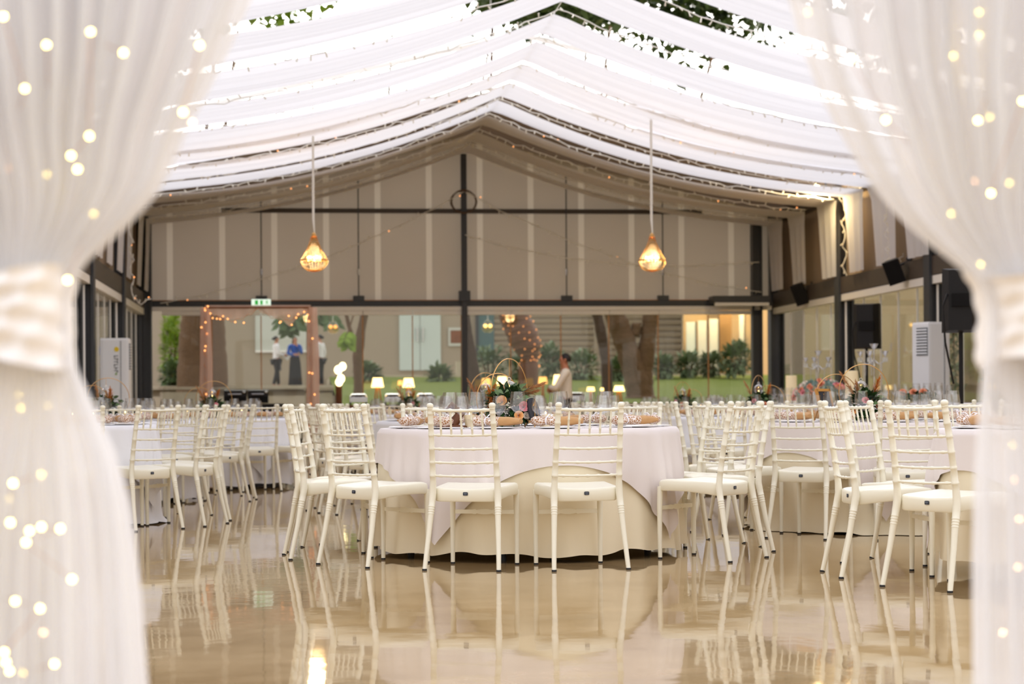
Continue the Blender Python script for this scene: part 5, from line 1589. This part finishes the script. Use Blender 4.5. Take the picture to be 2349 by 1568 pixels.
b = MB(); b.ball((0, 0, 0), .014, 6, 5); pr = b.build('bulb', 'fairy_small', ls); pr.location = path[2]
keep = [k for k in range(len(path)) if (k < 31 and k % 2) or (31 <= k < 52) or (58 < k < 72) or (k >= 72 and k % 2)]
for k in keep:
    if (42 < k < 58 and k % 3) or rg.random() < .3: continue
    q = pr.copy(); COL.objects.link(q); q.parent = ls; q.location = Vector(path[k]) + Vector((rg.uniform(-.03, .03), -.02, rg.uniform(-.06, .06)))

# exit sign hanging from the header
a, c = at(577, 701, YB - .5), at(621, 686, YB - .5)
t = thing('exit_sign', 'lit white exit sign with green door and running figure, hung under the gable', 'sign', ((a.x + c.x) / 2, YB - .5, a.z))
w_, h_ = c.x - a.x, c.z - a.z
b = MB(); b.box((0, .02, h_ / 2), (w_, .05, h_)); b.build('housing', 'exit_white', t, smooth=False)
b = MB()
b.box((-w_ * .24, -.008, h_ / 2), (w_ * .17, .006, h_ * .68)); b.box((w_ * .02, -.008, h_ / 2), (w_ * .13, .006, h_ * .68))
# running figure
cx = w_ * .30; s = h_
b.box((cx + .02 * s, -.008, s * .76), (.13 * s, .006, .13 * s)); b.box((cx, -.008, s * .56), (.14 * s, .006, .30 * s), Matrix.Rotation(.3, 3, 'Y'))
b.box((cx - .13 * s, -.008, s * .34), (.08 * s, .006, .30 * s), Matrix.Rotation(.8, 3, 'Y')); b.box((cx + .12 * s, -.008, s * .32), (.08 * s, .006, .30 * s), Matrix.Rotation(-.5, 3, 'Y'))
b.box((cx + .16 * s, -.008, s * .60), (.26 * s, .006, .07 * s), Matrix.Rotation(.4, 3, 'Y')); b.box((cx - .16 * s, -.008, s * .62), (.22 * s, .006, .07 * s), Matrix.Rotation(-.5, 3, 'Y'))
b.build('pictogram', 'exit_green', t, smooth=False)
b = MB(); b.box((0, .03, h_ + .03), (w_ * .4, .08, .06)); b.tube([(0, .03, h_ + .05), (0, .46, h_ + .10)], .012, 6); b.build('bracket', 'steel_dark', t)

# ------------------------------------------------------------------ buffet with lamps in front of the back glass
YF = 36.4
a, c = at(792, 0, YF), at(1470, 0, YF)
t = thing('buffet_table', 'long dark-covered buffet table along the back glass', 'table', ((a.x + c.x) / 2, YF, 0))
bw = c.x - a.x
b = MB(); b.box((0, 0, .86), (bw, .75, .05)); b.build('tabletop', 'wood_brown', t, smooth=False)
b = MB()
R = []
for zz_, ex in ((.835, 0), (.4, .01), (.01, .02)):
    ring = []
    for k in range(160):
        q = 2 * pi * k / 160; cc, ss = cos(q), sin(q)
        ring.append(((bw / 2 - .02 + ex * sin(k * 1.7)) * math.copysign(abs(cc) ** .06, cc), (.36 + ex * sin(k * 1.3)) * math.copysign(abs(ss) ** .06, ss), zz_))
    R.append(ring)
b.rings(R, False, False); b.build('skirt', 'cloth_black', t)
BZ = .886
def table_lamp(u, vt, vb, w_, Y, z0, label, m_='lamp_glow', sc=1.0):
    p = at(u, vt, Y); q = at(u, vb, Y); t = thing('table_lamp', label, 'lamp', (p.x, Y, z0), 0, 'glowing table lamps')
    hw = w_ / 2 * Y / FPX; zt, zb = p.z - z0, q.z - z0
    b = MB(); b.lathe([(hw * .72, zt), (hw, zb), (hw - .006, zb), (hw * .72 - .006, zt)], 24); b.build('lamp_shade', m_, t)
    b = MB()
    for k in range(3):
        an = k * 2.094 + .4; b.tube([(.03 * cos(an), .03 * sin(an), zb + .03), (hw * .7 * cos(an), hw * .7 * sin(an), 0)], .012, 6)
    b.lathe([(.03, zb + .05), (.035, zb - .02), (.0, zb - .03)], 10); b.build('tripod', 'wood_pale', t)
    b = MB(); b.ball((0, 0, (zt + zb) / 2), .03, 8, 6); b.build('bulb', 'bulb_glow', t)
table_lamp(866, 866, 888, 29, YF, BZ, 'glowing cream table lamp, leftmost of the buffet lamps')
table_lamp(937, 867, 888, 28, YF, BZ, 'glowing cream table lamp on wooden tripod, second from the left on the buffet')
table_lamp(1152, 863, 883, 28, YF, BZ, 'glowing cream table lamp behind the central glass orb')
table_lamp(1281, 859, 882, 28, YF, BZ, 'glowing cream table lamp half behind the waiter')
table_lamp(1420, 884, 897, 27, YF, BZ - .1, 'low round glowing lamp in front of the forked tree')
def small_lamp(u, vt, vb, w_, Y, label, m_):
    p = at(u, vt, Y); q = at(u, vb, Y); hw = w_ / 2 * Y / FPX; g = max(.2, terrain(p.x, Y))
    t = thing('lantern', label, 'lamp', (p.x, Y, g), 0, 'dim orange lanterns on the lawn')
    b = MB(); b.lathe([(0, p.z - g), (hw * .8, p.z - g), (hw, q.z - g), (0, q.z - g)], 16); b.build('lamp_shade', m_, t)
    b = MB(); b.tube([(0, 0, 0), (0, 0, q.z - g)], [hw * .5, hw * .3], 8); b.build('post', 'wood_pale', t)
small_lamp(1115, 867, 882, 22, 42, 'dim orange lantern left of the central gold hoops outside', 'lamp_orange')
small_lamp(1245, 864, 880, 22, 42, 'dim orange lantern left of the waiter outside', 'lamp_orange')
small_lamp(1355, 887, 897, 20, 42, 'low yellow lantern right of the waiter outside', 'lamp_glow')
small_lamp(1381, 889, 896, 9, 42, 'small round light beside the thin dark trunk outside', 'lamp_glow')
small_lamp(918, 872, 883, 12, 42, 'dim orange lantern between the two left buffet lamps outside', 'lamp_orange')
def chafing(u, w_, label):
    p = at(u, 905, YF - .05); hw = w_ / 2 * YF / FPX; t = thing('chafing_dish', label, 'chafing dish', (p.x, YF - .05, BZ), 0, 'chafing dishes on the buffet')
    b = MB(); b.box((0, 0, .09), (hw * 2, .34, .08)); b.build('pan', 'chrome', t, smooth=False)
    b = MB(); b.grid(lambda u_, v_: ((u_ - .5) * hw * 1.98, .17 * cos(v_ * pi), .13 + .075 * sin(v_ * pi) * min(1, 8 * min(u_, 1 - u_) + .3)), 16, 12); b.build('lid', 'chrome', t)
    b = MB()
    for sx in (-1, 1):
        for sy in (-1, 1): b.tube([(sx * hw * .9, sy * .15, 0), (sx * hw * .9, sy * .15, .1)], .012, 6)
    b.build('legs_frame', 'black_plastic', t)
    b = MB(); b.tube([(-.05, -.15, .17), (-.05, -.19, .18), (.05, -.19, .18), (.05, -.15, .17)], .008, 6); b.build('handle', 'black_plastic', t)
for u, w_, l_ in ((822, 40, 'dark chafing dish at the left end of the buffet'), (900, 36, 'dark chafing dish between the two left buffet lamps'), (975, 40, 'dark chafing dish right of the second buffet lamp'), (1320, 40, 'dark chafing dish beside the waiter')): chafing(u, w_, l_)
# black counter with chafing dish on the left
a, c = at(515, 0, 35.8), at(640, 0, 35.8)
t = thing('black_counter', 'black serving counter behind the left tables', 'counter', ((a.x + c.x) / 2, 35.8, 0)); cwd = c.x - a.x
b = MB(); b.box((0, 0, .44), (cwd, .7, .88)); b.build('cabinet', 'cloth_black', t, smooth=False)
b = MB(); b.box((0, 0, .90), (cwd + .06, .76, .04)); b.build('worktop', 'black_plastic', t, smooth=False)
CT = .92
for u, w_, l_ in ((540, 50, 'black box grill at the left of the black counter'), (592, 46, 'black rounded grill with silver knob on the black counter')):
    p = at(u, 905, 35.8); t = thing('box_grill', l_, 'grill', (p.x, 35.8, CT)); hw = w_ / 2 * 35.8 / FPX
    b = MB(); b.grid(lambda u_, v_: ((u_ - .5) * hw * 2, .25 * cos(v_ * pi), .12 + .13 * sin(v_ * pi) ** .6), 8, 14); b.build('hood', 'black_plastic', t)
    b = MB(); b.box((0, 0, .07), (hw * 2, .5, .12)); b.build('body', 'black_grille', t, smooth=False)
    b = MB(); b.tube([(-hw * .6, -.28, .17), (hw * .6, -.28, .17)], .014, 6); b.ball((hw * .8, -.26, .2), .03, 8, 6); b.build('handle', 'chrome', t)
# folded white board leaning behind
a, c = at(600, 918, 34.8), at(648, 905, 34.8)

# wooden post lamp by the door
p = at(777, 853, 37.9)
t = thing('lamp_post', 'brown wooden post with glowing round bulbs beside the exit door', 'lamp', (p.x, 37.9, 0))
b = MB(); b.tube([(0, 0, 0), (0, 0, at(777, 880, 37.9).z)], .062, 8); b.build('post', 'wood_brown', t)
for u, v, r in ((786, 840, .07), (776, 848, .075), (782, 868, .075), (778, 876, .07)):
    q = at(u, v, 37.85); b = MB(); b.ball(q - Vector(t.location), r, 12, 8, (1, 1, 1.15)); b.build('bulb', 'lantern_glow', t)
b = MB(); b.tube([(0, 0, at(777, 880, 37.9).z), (0, .02, at(777, 842, 37.9).z)], .03, 6); b.build('holder', 'steel_dark', t)

# ------------------------------------------------------------------ sound and cooling equipment
def wall_speaker(u0, v0, u1, v1, Y, label):
    p = at((u0 + u1) / 2, (v0 + v1) / 2, Y); h = (v1 - v0) * Y / FPX * .92; w_ = (u1 - u0) * Y / FPX * .72
    t = thing('wall_speaker', label, 'speaker', p, 0, 'tilted wall speakers')
    t.rotation_euler = (radians(18), radians(-17), radians(-28))
    b = MB(); R = []
    for y, k in ((-.11, 1.0), (-.10, 1.04), (.10, .72)): R.append([(sx * w_ / 2 * k, y, sz * h / 2 * (1 if k > .9 else .9)) for sx, sz in ((-1, -1), (1, -1), (1, 1), (-1, 1))])
    b.rings(R); b.build('cabinet', 'black_plastic', t, smooth=False)
    b = MB(); b.box((0, -.115, 0), (w_ * .92, .012, h * .92)); b.build('grille', 'black_grille', t, smooth=False)
    b = MB(); b.tube([(0, .10, 0), (.10, .2, .02), (.2, .26, .02)], .018, 6); b.box((.22, .28, .02), (.06, .1, .12)); b.build('bracket', 'steel_dark', t)
wall_speaker(2025, 589, 2079, 652, 29.9, 'black tilted speaker bracketed under the white panels, nearer one')
wall_speaker(1815, 645, 1858, 700, 36.0, 'black tilted speaker bracketed in the far right corner, farther one')
def pole_speaker(u0, v0, u1, v1, Y, rz, label):
    p = at((u0 + u1) / 2, v1, Y); q = at((u0 + u1) / 2, v0, Y); h = q.z - p.z; w_ = (u1 - u0) * Y / FPX
    base = .11 if 5.9 < p.x < 8.6 and 19 < Y < 29.4 else 0.0
    t = thing('speaker_stand', 'black tripod stand under the ' + label, 'stand', (p.x, Y, base))
    b = MB(); b.tube([(0, 0, .12), (0, 0, p.z - base)], .022, 10); b.build('pole', 'black_plastic', t)
    b = MB(); b.tube([(0, 0, .55), (0, 0, .68)], .036, 10); b.build('collar', 'black_plastic', t)
    for k in range(3):
        an = k * 2.094 + .5; b = MB(); b.tube([(.03 * cos(an), .03 * sin(an), .62), (.42 * cos(an), .42 * sin(an), .02)], .014, 8); lg = b.build('leg', 'black_plastic', t)
        b = MB(); b.ball((.42 * cos(an), .42 * sin(an), .016), .02, 8, 6, (1, 1, .8)); b.build('rubber_foot', 'rubber', lg)
    s = thing('loudspeaker', label, 'speaker', p, rz)
    b = MB(); R = []
    d = w_ * .8
    for y, k in ((-d * .45, 1.0), (-d * .40, 1.03), (d * .1, 1.0), (d * .5, .62)): R.append([(sx * w_ / 2 * k * (.96 if sz > 0 else 1), y, h / 2 + sz * h / 2 * (1 if k > .9 else .94)) for sx, sz in ((-1, -1), (1, -1), (1, 1), (-1, 1))])
    b.rings(R); b.build('cabinet', 'black_plastic', s, smooth=False)
    b = MB(); b.box((0, -d * .46, h / 2), (w_ * .9, .015, h * .88)); b.build('grille', 'black_grille', s, smooth=False)
    b = MB(); b.box((-w_ * .05, d * .42, h * .5), (w_ * .55, .12, h * .2)); b.box((-w_ * .33, d * .35, h * .5), (w_ * .06, .1, h * .22)); b.build('handle_recess', 'black_grille', s, smooth=False)
    b = MB(); b.tube([(w_ * .34, d * .45, h * .6), (w_ * .46, d * .55, h * .4), (w_ * .40, d * .5, -.1), (w_ * .2, d * .1, -.5)], .01, 6); b.build('cable', 'black_plastic', s)
pole_speaker(1957, 696, 2019, 800, 29.1, radians(155), 'black loudspeaker beside the dark right column')
pole_speaker(2160, 616, 2248, 762, 18.9, radians(160), 'big black loudspeaker by the right curtain')
def cooler(u0, u1, v0, Y, rz, label, writing):
    sd = 1 if writing else -1
    p = at((u0 + u1) / 2, v0, Y); w_ = (u1 - u0) * Y / FPX * .82; h = p.z; d = .34
    base = .11 if 6.0 < p.x < 8.6 and 19 < Y < 29.4 else 0
    t = thing('cooling_unit', label, 'air conditioner', (p.x, Y, base), rz); h -= base
    b = MB(); R = []
    for zz_, k in ((0, .98), (.03, 1), (h - .03, 1), (h, .96)): R.append([(sx * w_ / 2 * k, sy * d / 2 * k, zz_) for sx, sy in ((-1, -1), (-.8, -1.04), (.8, -1.04), (1, -1), (1, 1), (-1, 1))])
    b.rings(R); b.build('casing', 'white_plastic', t, smooth=False)
    b = MB(); b.box((sd * (w_ / 2 + .004), -.04, h * .86), (.012, d * .66, h * .2)); b.build('side_grille', 'vent_grey', t, smooth=False)
    b = MB()
    for k in range(9): b.box((sd * (w_ / 2 + .014), -.04, h * .775 + k * h * .021), (.012, d * .64, h * .007), Matrix.Rotation(.5, 3, 'Y'))
    b.build('louvre', 'white_plastic', t, smooth=False)
    b = MB(); b.box((w_ * .22, -d / 2 - .015, h / 2), (.008, .006, h * .96)); b.build('seam', 'vent_grey', t, smooth=False)
    b = MB(); b.box((0, -d / 2 - .012, h * .12), (w_ * .34, .01, h * .05)); b.build('lower_vent', 'vent_grey', t, smooth=False)
    if writing:
        # worn upright lettering, a yellow round mark above it and a green tip below
        rg = random.Random(3); b = MB()
        for k in range(6):
            z_ = h * .865 - k * .042
            b.box((.022, -d / 2 - .014, z_), (.060, .004, .008)); b.box((.022 + rg.choice((-.022, 0, .022)), -d / 2 - .014, z_ - .012), (.012, .004, .026))
        b.build('lettering', 'vent_grey', t, smooth=False)
        b = MB(); b.lathe([(0, 0), (.034, .0), (.034, .004), (0, .004)], 14); q = b.build('yellow_mark', 'yellow_paint', t); q.rotation_euler = (radians(90), 0, 0); q.location = (.03, -d / 2 - .010, h * .915)
        b = MB(); b.add([(.005, -d / 2 - .014, h * .72), (.035, -d / 2 - .014, h * .72), (.028, -d / 2 - .014, h * .745)], [(0, 1, 2)]); b.build('green_tip', 'green_paint', t)
cooler(2098, 2172, 739, 25.2, radians(20), 'tall white floor-standing cooling unit behind the right head table', False)
c2 = cooler(226, 304, 776, 28.9, radians(0), 'tall white floor-standing cooling unit by the left wall', True)
# ------------------------------------------------------------------ sheer entrance curtains close to the camera
YC = 2.80
def curtain(side, inner, outer, label, seed):
    rg = random.Random(seed)
    t = thing('sheer_curtain', label, 'curtain', at(interp(inner, 700), 700, YC))
    org = Vector(t.location)
    # heights: photo rows turned into heights, carried on above the frame and down to the floor
    rows = [-560 + 40 * k for k in range(76)]
    v_floor = HY + .91 * FPX / YC / .995 - 6
    rows = [v for v in rows if v < v_floor] + [v_floor]
    for li, (mname, pname, n, off) in enumerate((('sheer_front', 'front_layer', 15, 0.0), ('sheer_back', 'back_layer', 12, .10))):
        ph = [rg.uniform(0, 6.28) for _ in range(6)]
        nu = 260
        vs = []
        for v in rows:
            a, c = interp(inner, v), interp(outer, v)
            if li: a = lerp(a, c, interp([(-600, .10), (300, .12), (640, .04), (830, .04), (1000, .34), (1600, .40)], v))
            wd = abs(a - c) * YC / FPX
            amp = max(.010, min(.035, wd * .07)); amp *= interp([(500, 1), (700, .6), (860, .6), (1100, 1)], v)
            for k in range(nu + 1):
                s = k / nu
                q = 2 * pi * n * s + ph[0] + .8 * sin(2 * pi * 3 * s + ph[1]) + .25 * sin(v * .004 + ph[2])
                uu = lerp(a, c, s)
                # pleats fold back on themselves
                du = .9 * (abs(c - a) / n) * .30 * sin(2 * q) * (1 - .6 * (s < .03))
                p = at(uu + du * (1 if c > a else -1), v, YC + off)
                p.y += amp * sin(q) + .35 * amp * sin(2.3 * q + ph[3])
                vs.append(p - org)
        w_ = nu + 1; fs = []
        for i in range(len(rows) - 1):
            for k in range(nu): fs.append((i * w_ + k, i * w_ + k + 1, (i + 1) * w_ + k + 1, (i + 1) * w_ + k))
        b = MB(); b.add(vs, fs); b.build(pname, mname, t, ang=180)
    # tie-back sash
    b = MB()
    def sash(u, v):
        vv = lerp(628, 835, v); a, c = interp(inner, vv), interp(outer, vv)
        mid = (a + c) / 2; hw = abs(a - c) / 2 + 9 * sin(pi * v) ** .5
        q = u * 2 * pi
        p = at(mid + hw * cos(q), vv + 14 * sin(q * 2 + v * 3), YC + .05)
        p.y += .115 * sin(q) + .006 * sin(9 * q + v * 12) + .006 * sin(v * 24)
        return p - org
    b.grid(sash, 64, 16, True); b.build('tieback', 'sash', t, ang=180)
    return t
inL = [(-600, 800), (-60, 600), (0, 572), (100, 530), (200, 480), (300, 428), (400, 388), (450, 358), (500, 312), (560, 245), (620, 178), (680, 160), (760, 160), (820, 166), (860, 186), (950, 226), (1050, 272), (1150, 298), (1250, 312), (1350, 322), (1568, 338), (2500, 372)]
outL = [(-600, -800), (0, -420), (300, -260), (620, -62), (760, -56), (860, -80), (1100, -250), (1568, -330), (2500, -420)]
inR = [(-600, 1640), (-60, 1790), (0, 1815), (100, 1842), (200, 1880), (300, 1932), (400, 1990), (470, 2040), (540, 2110), (600, 2185), (650, 2245), (700, 2262), (760, 2262), (830, 2256), (950, 2244), (1100, 2236), (1300, 2232), (1568, 2236), (2500, 2236)]
outR = [(-600, 3200), (0, 2860), (300, 2720), (620, 2500), (760, 2490), (900, 2540), (1100, 2640), (1568, 2700), (2500, 2800)]
curtain('l', inL, outL, 'sheer white curtain tied back at the left of the entrance', 1)
curtain('r', inR, outR, 'sheer white curtain tied back at the right of the entrance', 2)
# wooden rail the curtains hang from, above the picture
a, c = at(-900, -560, YC + .05), at(3300, -560, YC + .05)
b = MB(); b.tube([a, c], .03, 10); tag(b.build('curtain_rail', 'gold'), 'rail carrying the two entrance curtains', 'rail')
def curtain_lights(spots, label, seed):
    rg = random.Random(seed)
    p0 = at(spots[0][0][0], spots[0][0][1], YC)
    t = thing('string_light', label, 'string light', p0)
    for strand in spots:
        pts = []
        for u, v, br in strand: pts.append(at(u, v, YC - .085 if br == 2 else (YC + .06 if br == 1 else YC + .19)) - p0)
        if len(pts) > 1:
            b = MB(); b.tube(pts, .0006, 4); b.build('wire', 'wire_copper', t)
        for (u, v, br), p in zip(strand, pts):
            b = MB(); b.ball(p, .0024 if br == 2 else .0027, 8, 6); b.build('bulb', 'fairy_bright' if br else 'fairy_dim', t)
Lspots = [[(8, 38, 2), (57, 203, 2), (18, 350, 0), (20, 385, 0), (118, 455, 1), (120, 640, 1)], [(107, 103, 2), (112, 240, 1), (108, 400, 1), (215, 490, 1), (155, 642, 2)], [(208, 73, 2), (205, 312, 2), (163, 357, 2), (178, 388, 2)], [(283, 121, 2), (120, 50, 0), (290, 40, 0)], [(458, 104, 2), (420, 257, 2), (440, 280, 0), (260, 270, 0)],
          [(45, 905, 1), (47, 935, 1), (108, 930, 1), (137, 1032, 1), (95, 1088, 1), (30, 1108, 2), (20, 1142, 1)], [(24, 1198, 2), (40, 1205, 1), (68, 1217, 2), (95, 1208, 2), (138, 1212, 2), (60, 1243, 2), (165, 1328, 2)], [(0, 1368, 1), (35, 1378, 2), (92, 1395, 2), (10, 1495, 2), (14, 1518, 2), (22, 1538, 2), (52, 1542, 1), (125, 1522, 2)], [(20, 980, 0), (70, 1010, 0), (80, 1130, 0), (60, 1320, 0), (100, 1450, 0), (40, 1290, 0)]]
Rspots = [[(1853, 28, 1), (1952, 135, 2), (2032, 275, 2), (2118, 360, 1), (2165, 393, 1), (2182, 490, 1)], [(2228, 176, 1), (2187, 128, 1), (2246, 28, 1), (2246, 80, 1), (2288, 145, 0), (2243, 276, 2), (2270, 268, 1)], [(2345, 232, 2), (2273, 443, 2), (2315, 420, 1), (2236, 415, 0), (2262, 480, 0), (2250, 606, 1), (2320, 570, 0)], [(2320, 1020, 1), (2325, 1100, 0), (2335, 1300, 0), (2300, 1450, 0), (2338, 1190, 0)]]
curtain_lights(Lspots, 'warm fairy lights glowing in the left entrance curtain', 1)
curtain_lights(Rspots, 'warm fairy lights glowing in the right entrance curtain', 2)
